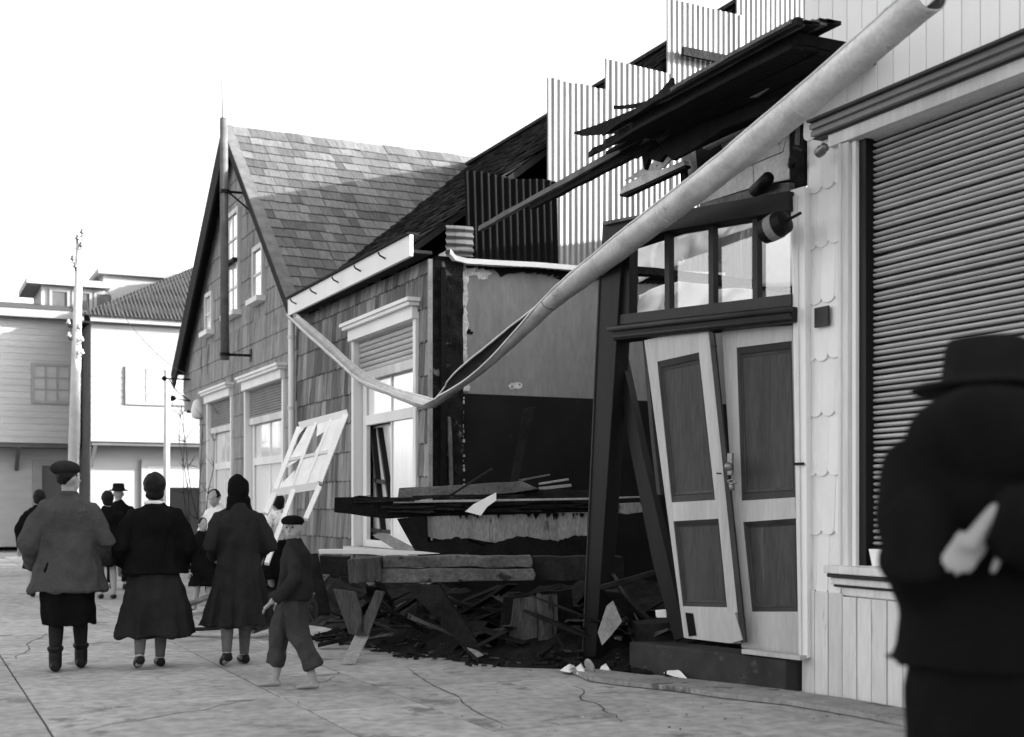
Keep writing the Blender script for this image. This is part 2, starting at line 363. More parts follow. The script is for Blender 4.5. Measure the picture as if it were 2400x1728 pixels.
# poles
pb = atD(166, 1100, 30); px, py = pb.x, pb.y
pole = thing('utility_pole', (px, py, 0), 'pale tapering utility pole with insulators in front of grey house', 'pole')
tp = atD(186, 560, 30)
MB().tube([(px, py, -.1), (tp.x*.5+px*.5, tp.y*.5+py*.5, tp.z*.5), tp], [.14, .12, .075], 14).build('shaft', 'pole_pale', pole, smooth=True)
for i, (ppx, ppy) in enumerate(((192, 548), (181, 562), (190, 578), (176, 628), (170, 610), (186, 770), (191, 800), (192, 830), (162, 790), (160, 760))):
    c = atD(ppx, ppy, 29.9)
    s_ = Vector((px+(tp.x-px)*c.z/tp.z, py+(tp.y-py)*c.z/tp.z, c.z-.06))
    o = MB().tube([s_, (c.x, c.y, c.z-.06), (c.x, c.y, c.z)], .015, 6).build('insulator_pin', 'iron', pole)
    MB().lathe(c, [(.03, 0), (.055, .01), (.05, .05), (.03, .06), (.035, .1), (.01, .12)], 10).build('insulator', 'metal_dull' if i < 5 else 'pole_pale', o, smooth=True)
for i_, (zz_, ex, ey, ez) in enumerate(((7.6, 6.0, 30.0, 4.4), (7.4, -14, 24, 8.2), (7.2, -14, 26, 7.9), (7.5, 5.8, 44.6, 7.4))):
    a_ = Vector((px+(tp.x-px)*zz_/tp.z, py+(tp.y-py)*zz_/tp.z, zz_)); e_ = Vector((ex, ey, ez))
    MB().tube([a_.lerp(e_, t_/10)-Vector((0, 0, .5*(1-(2*t_/10-1)**2))) for t_ in range(11)], .007, 5).build('wire', 'dark_house', pole)
p2 = atD(388, 1180, 37)
MB().tube([(p2.x, p2.y, -.1), (p2.x+.05, p2.y, 5.2)], [.1, .08], 12).build('thin_post', 'pole_pale', None, 'thin pale post standing in front of white corner house', 'post', smooth=True)

# ================================================================== GABLE HOUSE
WX = 6.05
gb = thing('gable_house', (WX, 25.5, 0), 'steep gabled shingle clad house with flagpole and half lowered shop shutters', 'house')
EY0, EY1, RY, EZ, RZ = 20.65, 30.75, 25.55, 4.5, 8.78; WY0 = 21.15
def zroof(y): return EZ+(RZ-EZ)*(y-EY0)/(RY-EY0) if y < RY else RZ-(RZ-EZ)*(y-RY)/(EY1-RY)
def wall_cells(b, Y0, Y1, z0, z1, holes, xa, xb):
    ys = sorted({Y0, Y1, *[h[0] for h in holes], *[h[1] for h in holes]}); zs = sorted({z0, z1, *[h[2] for h in holes], *[h[3] for h in holes]})
    for i in range(len(ys)-1):
        for j in range(len(zs)-1):
            cy = (ys[i]+ys[i+1])/2; cz = (zs[j]+zs[j+1])/2
            if any(h[0] < cy < h[1] and h[2] < cz < h[3] for h in holes): continue
            b.box(xa, xb, ys[i], ys[i+1], zs[j], zs[j+1])
winA = (21.95, 24.6, .95, 3.62); winB = (25.85, 28.0, .95, 3.62)
b = MB(); wall_cells(b, WY0, 29.0, 0, 3.66, [winA, winB], WX, WX+.2); b.build('lower_wall', 'gable_cladding', gb)
MB().prism([(WX, WY0, 3.66), (WX, 30.6, 3.66), (WX, 30.6, zroof(30.6)), (WX, RY, RZ-.02), (WX, WY0, zroof(WY0))], (.2, 0, 0)).build('gable_wall', 'gable_cladding', gb)
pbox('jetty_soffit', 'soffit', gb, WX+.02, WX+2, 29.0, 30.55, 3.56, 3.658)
MB().box(WX+.2, WX+.5, 28.9, 29.0, 0, 3.55).box(WX+.5, 18, 21.2, 21.4, 0, 4.6).box(WX+.5, 18, 30.4, 30.6, 0, 4.4).box(17.8, 18, 21.4, 30.4, 0, 4.4).build('outer_wall', 'gable_cladding', gb)
# shingle cladding with ragged bottoms (too fine to pick apart at this slant)
clad = MB(); rects = [(winA[0]-.12, winA[1]+.12, .7, 3.95), (winB[0]-.12, winB[1]+.12, .7, 3.95), (25.05, 26.2, 5.1, 7.5), (23.2, 24.05, 5.1, 6.35), (27.5, 28.2, 5.0, 6.1)]
def rag_shingle(b, X, y0, y1, z0, z1, th=.016, rag=.03):
    n = 3; bot = [(y0+(y1-y0)*i/n, z0+(rag if i % 2 else 0)*random.uniform(.3, 1)) for i in range(n+1)]
    j = random.uniform(0, .006)
    lo = [Vector((X-th-j, y, z)) for y, z in bot]; hi = [Vector((X-.003, y1, z1)), Vector((X-.003, y0, z1))]
    pts = lo+hi; nn = len(pts); back = [Vector((X-.0005, p.y, p.z)) for p in pts]
    b.add(pts+back, [tuple(range(nn-1, -1, -1))]+[(i, (i+1) % nn, nn+(i+1) % nn, nn+i) for i in range(nn)])
z = .15; k = 0
while z < 8.6:
    z1 = z+.43; y = WY0+.02-random.uniform(0, .1)
    while y < 30.6:
        wd = random.uniform(.13, .22); y1 = y+wd-.006; cy = y+wd/2
        zl = zroof(cy)
        if z1 < zl+.05 and not (z < 3.5 and cy > 28.95) and not any(r[0]-.02 < cy < r[1]+.02 and z1 > r[2] and z+.1 < r[3] for r in rects) and y > WY0-.02:
            rag_shingle(clad, WX, y, y1, z, z1+.02)
        y += wd
    z = z1
clad.build('shingle_cladding', 'gable_cladding', gb, kind='stuff')
# roof: two slopes, bargeboards, shingles
OH = .22; rl = Vector((0, RY-EY0, RZ-EZ)); th = math.atan2(rl.z, rl.y); ln = rl.length
sv = Vector((0, math.cos(th), math.sin(th))); sn = Vector((0, -math.sin(th), math.cos(th))); e_r = Vector((WX-OH, EY0, EZ+.12))
MB().prism([e_r, e_r+sv*(ln+.02), e_r+sv*(ln+.02)+Vector((12.4, 0, 0)), e_r+Vector((12.4, 0, 0))], -sn*.06).build('roof_deck', 'soffit', gb)
ll = Vector((0, RY-EY1-.1, RZ-EZ+.1)); lv = ll.normalized(); e_l = Vector((WX-OH, EY1+.1, EZ+.02))
lnm = Vector((0, ll.z, -ll.y)).normalized()
rdk = MB().prism([e_l, e_l+ll, e_l+ll+Vector((12.4, 0, 0)), e_l+Vector((12.4, 0, 0))], -lnm*.06).build('roof_deck', 'soffit', gb)
MB().prism([e_l+lnm*.01, e_l+ll+lnm*.01, e_l+ll+lnm*.01+Vector((12.4, 0, 0)), e_l+lnm*.01+Vector((12.4, 0, 0))], lnm*.03).build('roof_covering', 'old_roof', gb)
# bargeboards
def barge(p0, p1, nrm, m, hh=.3):
    d = (p1-p0).normalized()
    return MB().prism([p0+nrm*.05, p1+nrm*.05, p1-nrm*hh, p0-nrm*hh], (-.05, 0, 0)).build('bargeboard', m, gb)
barge(e_r+Vector((-.003, 0, 0))-sv*.1, e_r+Vector((-.003, 0, 0))+sv*ln, sn, 'soffit', .14)
barge(e_l+Vector((-.003, 0, 0))-lv*.1, e_l+Vector((-.003, 0, 0))+ll, lnm, 'soffit', .42)
# flat verge boards lying on top of the right slope
MB().prism([e_r+sn*.03+Vector((-.06, 0, 0)), e_r+sn*.03+sv*(ln+.1)+Vector((-.06, 0, 0)), e_r+sn*.03+sv*(ln+.1)+Vector((.15, 0, 0)), e_r+sn*.03+Vector((.15, 0, 0))], sn*.03).build('verge_board', 'barge', gb)
# middle roof plane parameters (needed for the valley)
MEX, MEZ, MRX, MRZ = 5.82, 4.63, 11.1, 8.7; msl = (MRZ-MEZ)/(MRX-MEX)
SHM = []
for i in range(8):
    b = MB(); L_ = .44; n = 3
    pts = [Vector((x, random.uniform(-.012, .012) if 0 < k < n else random.uniform(-.015, .015), 0)) for k, x in enumerate([j/n for j in range(n+1)])]+[Vector((1, L_, 0)), Vector((0, L_, 0))]
    b.prism(pts, (0, 0, .026)); me = b.mesh('roof_shingle', Vector((0, 0, 0))); me.materials.append(M['roof_shingle']); SHM.append(me)
nsh = 0; ncs = 20; cst = ln/ncs
for k in range(ncs):
    x = WX-OH+.13+random.uniform(0, .02)+0*random.uniform(0, .12); zc = EZ+.12+k*cst*math.sin(th)
    xend = min(12.0, MEX+(zc+.45-MEZ)/msl+.25)
    while x < xend:
        wd = random.choice((.17, .22, .26, .3, .34, .42))*random.uniform(.9, 1.1)
        o = bpy.data.objects.new('roof_shingle', random.choice(SHM)); COL.objects.link(o); o.parent = gb; nsh += 1
        tilt = R(3.6)+random.uniform(-.004, .012); v2 = (sv*math.cos(tilt)-sn*math.sin(tilt)).normalized(); n2 = Vector((1, 0, 0)).cross(v2)
        if random.random() < .05: tilt += R(2.5)
        pos = e_r+sv*(k*cst+random.uniform(-.015, .015))+sn*(.034+random.uniform(0, .008)); pos.x = x
        rz_ = random.gauss(0, .008); u2 = (Vector((1, 0, 0))+v2*rz_).normalized()
        mt = Matrix(((u2.x*(wd-.008), v2.x, n2.x, pos.x-ORG[gb].x), (u2.y*(wd-.008), v2.y, n2.y, pos.y-ORG[gb].y), (u2.z*(wd-.008), v2.z, n2.z, pos.z-ORG[gb].z), (0, 0, 0, 1)))
        o.matrix_local = mt; x += wd
# shop windows with roller shutters
def shop_window(root, X, Y0, Y1, z0, z1, zs, ztr, sep_slats, pitch, mulls, pane_fn=None, smat='slat_far'):
    wn = pbox('window_head', 'paint_white', root, X-.1, X+.05, Y0-.1, Y1+.1, z1-.02, z1+.14)
    MB().box(X-.17, X+.02, Y0-.16, Y1+.16, z1+.142, z1+.19).box(X-.2, X+.02, Y0-.2, Y1+.2, z1+.192, z1+.24).build('hood_moulding', 'paint_white', wn)
    pbox('window_sill', 'paint_pale', root, X-.16, X+.14, Y0-.12, Y1+.12, z0-.08, z0)
    for a, c in ((Y0-.09, Y0+.012), (Y1-.012, Y1+.09)): pbox('window_jamb', 'paint_white', root, X-.045, X+.12, a, c, z0+.002, z1-.022)
    # shutter
    def slat(b, zz):
        pr = [(X+.055, zz), (X+.04, zz+pitch*.15), (X+.034, zz+pitch*.45), (X+.04, zz+pitch*.75), (X+.055, zz+pitch*.9), (X+.07, zz+pitch*.9), (X+.07, zz)]
        b.prism([Vector((x, Y0+.03, q)) for x, q in pr], (0, Y1-Y0-.06, 0))
    zz = zs
    if sep_slats:
        while zz < z1-.02: b = MB(); slat(b, zz); b.build('shutter_slat', smat, root); zz += pitch
    else:
        b = MB()
        while zz < z1-.02: slat(b, zz); zz += pitch
        b.build('shutter_curtain', smat, root)
    pbox('shutter_rail', 'paint_pale', root, X+.02, X+.08, Y0+.03, Y1-.03, zs-.13, zs-.005)
    # sash frame
    b = MB(); fx0, fx1 = X+.09, X+.15
    b.box(fx0, fx1, Y0+.012, Y0+.1, z0, zs+.1); b.box(fx0, fx1, Y1-.2, Y1-.03, z0, zs+.1)
    b.box(fx0-.02, fx1-.003, Y0+.1, Y1-.2, ztr-.07, ztr+.07); b.box(fx0, fx1-.004, Y0+.1, Y1-.2, z0, z0+.1)
    ys = [Y0+.1]
    for m_ in mulls: yy = Y0+(Y1-Y0)*m_; b.box(fx0+.01, fx1-.006, yy-.022, yy+.022, z0+.1, ztr-.07); b.box(fx0+.01, fx1-.006, yy-.022, yy+.022, ztr+.07, zs+.1); ys.append(yy)
    ys.append(Y1-.2)
    sash = b.build('window_sash', 'paint_white', root)
    for i in range(len(ys)-1):
        for (c0, c1) in ((z0+.1, ztr-.07), (ztr+.07, zs+.05)):
            if pane_fn and not pane_fn(i, c0): continue
            m_ = 'curtain_sky'
            MB().box(X+.118, X+.122, ys[i]+.02, ys[i+1]-.02, c0, c1).build('pane', m_, sash)
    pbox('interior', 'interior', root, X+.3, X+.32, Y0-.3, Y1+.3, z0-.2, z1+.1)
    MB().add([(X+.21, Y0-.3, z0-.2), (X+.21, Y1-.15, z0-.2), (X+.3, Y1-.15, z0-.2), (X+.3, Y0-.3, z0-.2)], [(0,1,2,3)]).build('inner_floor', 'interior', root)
shop_window(gb, WX, *winA, 3.06, 2.22, False, .05, [.5])
shop_window(gb, WX, *winB, 3.06, 2.22, False, .05, [.5])
def small_window(Y0, Y1, z0, z1, rows, cols=1):
    b = MB(); w_ = .09
    b.box(WX-.07, WX, Y0-w_, Y0, z0-w_, z1+w_); b.box(WX-.07, WX, Y1, Y1+w_, z0-w_, z1+w_); b.box(WX-.075, WX, Y0, Y1, z1, z1+w_)
    for r in range(1, rows): zz = z0+(z1-z0)*r/rows; b.box(WX-.055, WX, Y0, Y1, zz-.022, zz+.022)
    for c in range(1, cols): yy = Y0+(Y1-Y0)*c/cols; b.box(WX-.05, WX, yy-.018, yy+.018, z0, z1)
    wn = b.build('attic_window', 'paint_pale', gb)
    pbox('window_sill', 'paint_white', wn, WX-.18, WX, Y0-.13, Y1+.13, z0-.1, z0-.002)
    for r in range(rows):
        for c in range(cols):
            ya = Y0+(Y1-Y0)*c/cols; yb = Y0+(Y1-Y0)*(c+1)/cols; za = z0+(z1-z0)*r/rows; zb = z0+(z1-z0)*(r+1)/rows
            MB().box(WX-.034, WX-.03, ya+.02, yb-.02, za+.024, zb-.024).build('pane', 'curtain_sky', wn)
small_window(25.2, 26.05, 5.25, 7.2, 4, 2); small_window(23.32, 23.9, 5.25, 6.15, 2); small_window(27.6, 28.1, 5.15, 5.9, 2)
pbox('window_ledge', 'soffit', gb, WX-.16, WX-.08, 25.1, 26.15, 6.2, 6.27)
# downpipe at the house corner
dp = atX(697, 900, WX-.1)
MB().tube([(WX-.1, WY0-.02, 4.55), (WX-.1, WY0-.02, 3.2), (WX-.1, WY0-.02, .1)], .055, 12).build('downpipe', 'paint_white', gb, smooth=True)
for zz in (4.2, 3.0, 1.6): MB().tube([(WX-.1, WY0-.02, zz), (WX-.1, WY0-.02, zz+.05)], .066, 12).build('pipe_clip', 'paint_pale', gb)
# sign mast
mp_ = atX(527, 600, 5.55); mx_, my_ = mp_.x, mp_.y
mast = thing('flagpole', (mx_, my_, 4.15), 'tall flagpole on iron brackets fixed to the gable front', 'flagpole')
MB().tube([(mx_, my_, 4.15), (mx_-.01, my_+.05, 8.75)], [.085, .075], 14).build('mast', 'barge', mast, smooth=True)
MB().tube([(mx_-.01, my_+.05, 8.6), (mx_-.02, my_+.25, 10.6)], [.03, .02], 10).build('topmast', 'paint_white', mast, smooth=True)
for zz in (4.25, 7.35):
    MB().tube([(WX, my_-.05, zz), (mx_-.09, my_, zz)], .025, 8).tube([(mx_, my_, zz-.03), (mx_, my_, zz+.03)], .1, 14).box(WX-.03, WX, my_-.12, my_+.02, zz-.12, zz+.12).build('bracket', 'iron', mast)
MB().tube([(WX, my_-.05, 7.0), (mx_+.08, my_, 7.34)], .018, 8).build('bracket_stay', 'iron', mast)
# iron sign bracket at the left corner
ib = MB(); c0 = Vector((WX, 30.0, 4.3)); ib.tube([c0, c0+Vector((-.6, 0, 0))], .02, 8); ib.tube([c0+Vector((0, 0, -.5)), c0+Vector((-.3, 0, -.3)), c0+Vector((-.5, 0, 0))], .015, 8); ib.ball(c0+Vector((-.6, 0, 0)), .06); ib.ball(c0+Vector((-.4, 0, -.45)), .07)
ib.tube([c0+Vector((-.4, 0, -.45)), c0+Vector((0, 0, -.5))], .015, 8); ib.build('iron_bracket', 'iron', gb)
wl = MB().lathe((WX-.08, 28.8, 3.3), [(.03, 0), (.13, .05), (.16, .2), (.1, .4), (.03, .45)], 14); wl.build('wall_lamp', 'paint_white', gb, smooth=True)

# ================================================================== MIDDLE HOUSE
md = thing('shingled_shop', (WX, 18, 0), 'weathered shingle clad shop with white fascia and half lowered shutter beside the ruin', 'shop')
winC = (15.58, 18.02, .78, 3.82)
b = MB(); wall_cells(b, 15.12, WY0-.01, 0, 4.5, [winC], WX, WX+.2); b.build('front_wall', 'weather_wood', md)
# individual wall shingles
z = .02; nw = 0
while z < 4.4:
    z1 = min(z+.43, 4.5); y = 15.1
    while y < WY0-.1:
        wd = random.uniform(.14, .24); y1 = min(y+wd, WY0-.08); cy = (y+y1)/2
        inside = winC[0]-.12 < cy < winC[1]+.12 and z1 > .6 and z+.2 < 4.05
        if not inside and y1-y > .05:
            b = MB(); rag_shingle(b, WX, y, y1-.008, z, z1+.015, .022, .035); b.build('shingle', 'weather_wood', md); nw += 1
        y = y1 if y1 > y else y+wd
        if y >= WY0-.1: break
    z += .43
# corner board, fascia, soffit, roof
pbox('corner_board', 'plank_pale', md, WX-.035, WX+.02, 15.06, 15.095, 0.1, 4.5)
fa = MB().box(5.74, 5.785, 15.0, 20.6, 4.5, 4.77); fa.build('fascia', 'paint_white', md)
for yy in (15.9, 16.9, 17.9, 19, 20.1): MB().tube([(5.75, yy, 4.62), (5.66, yy, 4.66), (5.64, yy, 4.7)], .012, 6).build('gutter_hook', 'iron', md)
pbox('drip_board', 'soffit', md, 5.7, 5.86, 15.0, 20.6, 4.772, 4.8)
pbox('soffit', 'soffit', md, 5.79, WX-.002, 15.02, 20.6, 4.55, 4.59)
RS = 15.42; ro = Vector((MEX, RS, MEZ)); rv = Vector((MRX-MEX, 0, MRZ-MEZ)); rlen = rv.length; rvn = rv.normalized(); rn = Vector((-rvn.z, 0, rvn.x))
MB().prism([ro, ro+rv, ro+rv+Vector((0, 9.9, 0)), ro+Vector((0, EY0-RS+.3, 0))], -rn*.08).build('roof_deck', 'soffit', md)
bk = MB().prism([ro+rv, ro+rv+Vector((6.4, 0, -4.4)), ro+rv+Vector((6.4, 9.9, -4.4)), ro+rv+Vector((0, 9.9, 0))], (0, 0, -.08)); bk.build('rear_roof', 'old_roof', md)
b = MB(); k = 0; s_ = .03
while s_ < rlen:
    y = RS-.02+random.uniform(-.02, .1); ymax = EY0+.3+(s_/rlen)*4.6
    while y < ymax:
        wd = random.uniform(.14, .34); lift = random.uniform(.025, .055)
        p0 = ro+rvn*(s_+random.uniform(-.05, .03)); p0.y = y; p1 = ro+rvn*(s_+.36); p1.y = y
        b.prism([p0+rn*lift, p1+rn*.005, p1+rn*.005+Vector((0, wd-.012, 0)), p0+rn*lift+Vector((0, wd-.012, 0))], rn*.016); y += wd
    s_ += .29
b.build('roof_shingles', 'old_roof', md, kind='stuff')
b = MB().box(MRX-.15, MRX+.15, RS, 25.3, MRZ+.0, MRZ+.06); b.build('ridge_board', 'old_roof', md)
# window C
def pcf(i, c0): return not (i == 1 and c0 < 1.5)
shop_window(md, WX, *winC, 3.32, 2.62, True, .075, [.5], pcf, 'slat')
# tilted dark inner sash seen through the empty pane
b = MB(); ax = WX+.2
for (y0_, z0_, y1_, z1_) in ((17.55, 2.5, 16.9, 1.0), (17.85, 2.5, 17.4, 1.0), (17.75, 1.75, 17.2, 1.7), (17.9, 1.02, 16.8, 1.0)): b.beam((ax, y0_, z0_), (ax, y1_, z1_), .05, .08, up=(1, 0, 0))
b.build('fallen_inner_sash', 'paint_dark', md)
pbox('inner_blind', 'curtain_sky', md, WX+.24, WX+.25, 16.9, 17.95, .9, 2.55)
# torn lining paper in the lower right pane
# ================================================================== PARTY WALL of the ruin (side wall of the shingled shop)
PY = 15.12
pw = thing('party_wall', (8, PY, 0), 'bared plaster party wall with dark dado and corrugated iron above', 'wall')
pbox('wall_core', 'char', pw, WX+.22, 15.5, PY+.1, PY+.3, 0, 4.55)
# charred wall end with ragged patches
def rough_panel(x0, x1, z0, z1, y, nx, nz, amp, seed):
    b = MB(); vs = []; fs = []
    for j in range(nz+1):
        for i in range(nx+1):
            p = Vector((x0+(x1-x0)*i/nx, y, z0+(z1-z0)*j/nz)); p.y -= amp*(noise.noise(p*6+Vector((seed, 0, 0)))+.5*noise.noise(p*17)); 
            if 0 < i < nx: p.x += .01*noise.noise(p*9)
            vs.append(p)
    for j in range(nz):
        for i in range(nx): q = j*(nx+1)+i; fs.append((q, q+1, q+nx+2, q+nx+1))
    return b.add(vs, fs)
pl_l = atY(1083, 900, PY+.05).x
rough_panel(WX+.025, pl_l-.02, 0, 4.5, PY-.035, 14, 90, .03, 3).build('charred_edge', 'char_patchy', pw)
MB().beam((WX+.16, PY-.06, 0), (WX+.16, PY-.06, 4.4), .07, .05, up=(0, 1, 0), seg=20, jit=.006).build('charred_stud', 'char', pw)
MB().beam((WX+.3, PY-.07, .8), (WX+.24, PY-.07, 2.5), .05, .03, up=(0, 1, 0), seg=12, jit=.006).build('split_lath', 'plank_grey', pw)
zd = atY(1300, 931, PY+.05).z
pbox('plaster', 'plaster', pw, pl_l, 12.5, PY+.05, PY+.098, zd, 4.5)
pbox('dado', 'dado', pw, pl_l, 12.5, PY+.047, PY+.099, 0.1, zd-.001)
# torn pale edge of the plaster
b = MB(); n = 70; pts = []
for i in range(n+1):
    z_ = 2.85+(4.48-2.85)*i/n; pts.append((pl_l-.02-.025*random.random(), z_, pl_l+.05+.06*abs(noise.noise(Vector((0, 0, z_*5))))+.02*random.random()+(.12 if i > n-6 else 0)))
for i in range(n):
    a, c = pts[i], pts[i+1]; b.prism([(a[0], PY+.048, a[1]), (a[2], PY+.048, a[1]), (c[2], PY+.048, c[1]), (c[0], PY+.048, c[1])], (0, -.012, 0))
b.build('torn_plaster_edge', 'plaster_torn', pw)
b = MB()
for i in range(26):
    z_ = 1.2+i*.062; x_ = pl_l-.01
    b.box(x_, x_+random.uniform(.01, .04), PY+.02, PY+.046, z_, z_+random.uniform(.02, .05))
b.build('lath_ends', 'plaster_torn', pw)
b = MB()
for i in range(40):
    x_ = pl_l+.05+i*.085; hgt = .05+.06*abs(noise.noise(Vector((x_*3, 0, 0)))); b.prism([(x_, PY+.045, 4.5), (x_+.085, PY+.045, 4.5), (x_+.085, PY+.045, 4.5-hgt*random.uniform(.4, 1)), (x_, PY+.045, 4.5-hgt)], (0, -.02, 0))
b.build('charred_top_edge', 'char', pw)
for x_, y_, r_, m_ in ((1206, 905, 14, 'plaster_torn'), (1128, 640, 20, 'plaster_torn'), (1180, 632, 26, 'char'), (1330, 655, 22, 'char'), (1250, 628, 12, 'plaster_torn'), (1100, 780, 10, 'char')):
    c_ = atY(x_, y_, PY+.05); pts = []
    for k_ in range(14): a_ = 2*math.pi*k_/14; q_ = r_*16/3000*(.45+.75*random.random()); pts.append(Vector((c_.x+q_*math.cos(a_)*1.3, PY+.05, c_.z+q_*math.sin(a_)*.8)))
    MB().prism(pts, (0, -.008, 0)).build('torn_patch', m_, pw)
# cap flashing
cp = [atY(x, y, PY-.1) for x, y in ((1056, 590), (1068, 605), (1095, 612), (1160, 616), (1260, 621), (1370, 630), (1480, 637), (1700, 645))]
b = MB()
for i in range(len(cp)-1): 
    a, c = cp[i], cp[i+1]; b.prism([a+Vector((0, 0, .035)), c+Vector((0, 0, .035)), c-Vector((0, 0, .03)), a-Vector((0, 0, .03))], (0, .4, 0))
b.build('cap_flashing', 'paint_white', pw)
pbox('top_plate', 'char', pw, WX+.1, 12.5, PY+.0, PY+.3, 4.51, 4.56)
# curled corrugated scrap at the end (ribs lying flat)
c0 = atY(1048, 598, PY-.1); c1 = atY(1108, 532, PY-.1)
b = MB(); vs = []; fs = []; nz = 36; nx = 6
for j in range(nz+1):
    for i in range(nx+1):
        t = i/nx; zz = c0.z+(c1.z-c0.z)*j/nz; vs.append(Vector((c0.x+.02*noise.noise(Vector((j*.4, 0, 0)))+(c1.x-c0.x)*t, PY-.12+.018*math.sin(j/nz*4.2*2*math.pi)+.06*(1-t)**2, zz)))
for j in range(nz):
    for i in range(nx): q = j*(nx+1)+i; fs.append((q, q+1, q+nx+2, q+nx+1))
b.add(vs, fs).build('curled_flashing', 'corr_light', pw, smooth=True)
# corrugated sheets
def sheet(pxl, pxr, ytop, ybot, Y, m, topfn=None, pitch=.088, amp=.007, lean=0):
    a = atY(pxl, ybot, Y); c = atY(pxr, ybot, Y); t = atY(pxl, ytop, Y)
    o = corrugated(Vector((a.x, Y, a.z)), Vector((1, 0, 0)), Vector((lean, 0, 1)).normalized(), Vector((0, -1, 0)), c.x-a.x, t.z-a.z, pitch, amp, topfn).build('corrugated_sheet', m, pw, smooth=True)
    return o
sheet(1094, 1308, 402, 618, PY-.02, 'corr_dark', lambda t: .02*math.sin(t*9), .1, .02, lean=-.03)['label'] = 'dark tarred corrugated sheet'
sheet(1282, 1432, 182, 640, PY+.12, 'corr_light', lambda t: -.03*t+.01*math.sin(t*14))
sheet(1418, 1575, 137, 660, PY+.16, 'corr_light', lambda t: -.06*t)
sheet(1562, 1740, -5, 660, PY+.2, 'corr_light', lambda t: -.04*t)
sheet(1725, 1925, -125, 660, PY+.24, 'corr_light', lambda t: -.04*t)
q0 = atY(1600, 120, PY+.1); q1 = atY(1700, 135, PY+.1)
MB().beam((q0.x, PY+.1, q0.z), (q1.x+.5, PY+.1, q0.z-.02), .05, .12).build('batten', 'plank_dark', pw)

# ================================================================== RIGHT SHOP
rs = thing('shuttered_shop', (WX, 5, 0), 'pale painted shop with scalloped shingles and closed ribbed roller shutter', 'shop')
YR0, YR1 = -7.0, 7.62
shY0, shY1, shZ0, shZ1 = 3.6, 7.06, .96, 3.94
b = MB(); wall_cells(b, YR0, YR1, 0, 5.9, [(shY0, shY1, shZ0, shZ1)], WX+.01, WX+.22); b.build('front_wall', 'paint_pale', rs)
MB().box(WX+.22, 16.5, YR1-.2, YR1, 0, 5.9).box(16.3, 16.5, YR0, YR1-.2, 0, 5.9).box(WX+.22, 16.3, YR0, YR0+.2, 0, 5.9).build('outer_wall', 'paint_pale', rs)  # unseen depth of the shop, extended to keep sun off the pavement
MB().prism([(WX-.35, YR0, 5.9), (11.3, YR0, 7.6), (16.8, YR0, 5.9)], (0, YR1-YR0, 0)).build('roof', 'old_roof', rs)
# upper vertical boards
y = YR1
while y > 1.0:
    y0 = y-.155; MB().box(WX-.012, WX+.008, y0+.003, y-.003, 4.18, 5.88).build('upper_board', 'paint_white', rs, bevel=.004); y = y0
# scalloped shingles
SC = []
for i in range(3):
    b = MB(); pts = []; n = 10; wd = .1445
    for k in range(n+1): a = math.pi*k/n; pts.append(Vector((-.014+.006*math.sin(a), -wd/2*math.cos(a), .055-.055*math.sin(a)**.8)))
    pts += [Vector((.006, wd/2, .44)), Vector((.006, -wd/2, .44))]
    m_ = len(pts); b.add(pts+[Vector((.012, p.y, p.z)) for p in pts], [tuple(range(m_-1, -1, -1))]+[(q, (q+1) % m_, m_+(q+1) % m_, m_+q) for q in range(m_)])
    me = b.mesh('scalloped_shingle', Vector((0, 0, 0))); me.materials.append(M['paint_scallop']); SC.append(me)
zc = [atX(1930, yy, WX).z for yy in (318, 447, 580, 712, 845, 978, 1115, 1253, 1393)]
for r_, z0_ in enumerate(zc):
    off = .07 if r_ % 2 else 0
    for c_ in range(4 if r_ % 2 else 3):
        yy = 7.215+.07+c_*.143-off
        if yy < 7.21 or yy+.06 > 7.7: continue
        o = bpy.data.objects.new('scalloped_shingle', SC[(r_+c_) % 3]); COL.objects.link(o); o.parent = rs
        o.location = Vector((WX-.004-random.uniform(0, .004), min(yy, 7.56), z0_+random.uniform(-.006, .006)))-ORG[rs]
        o.scale = (1, 1, 1.02)
# jamb post beside shutter
for y0_, y1_, xx in ((7.1, 7.2, -.05), (7.055, 7.098, -.02), (7.16, 7.19, -.065)):
    MB().box(WX+xx, WX+.05, y0_, y1_, .95, 3.94).build('jamb_moulding', 'paint_pale' if xx < -.03 else 'paint_white', rs, bevel=.006)
MB().box(WX-.04, WX+.05, shY0-.12, shY0, .95, 3.94).build('jamb_moulding', 'paint_pale', rs)
# lintel fascia + cornice
pbox('lintel_fascia', 'paint_pale', rs, WX-.06, WX+.01, shY0-.3, 7.3, 3.945, 4.03)
cz = 4.032
for i, (dx_, h_, m_) in enumerate(((.08, .012, 'paint_rail'), (.12, .04, 'cornice_grey'), (.15, .04, 'cornice_grey'), (.19, .02, 'paint_rail'))):
    pbox('cornice_moulding', m_, rs, WX-dx_, WX+.009, shY0-.3, 7.44-.02*i, cz, cz+h_-.002); cz += h_
# sill
for dx_, z0_, z1_, m_ in ((.13, .9, .955, 'paint_pale'), (.1, .87, .898, 'paint_rail'), (.07, .82, .868, 'paint_pale'), (.04, .8, .818, 'paint_rail')):
    MB().box(WX-dx_, WX+.2, shY0-.2, 7.28-.01, z0_, z1_).build('sill_moulding', m_, rs, bevel=.008)
pbox('apron_board', 'paint_pale', rs, WX-.02, WX+.009, shY0-.2, 7.2, .745, .798)
# plinth boards
y = YR1+.02; i = 0
while y > .5:
    y0 = y-.152; MB().box(WX-.03-.003*(i % 2), WX+.009, y0+.005, y-.005, 0.0, .735+(0 if y < 7.2 else .02)).build('plinth_board', 'paint_pale', rs, bevel=.005); y = y0; i += 1
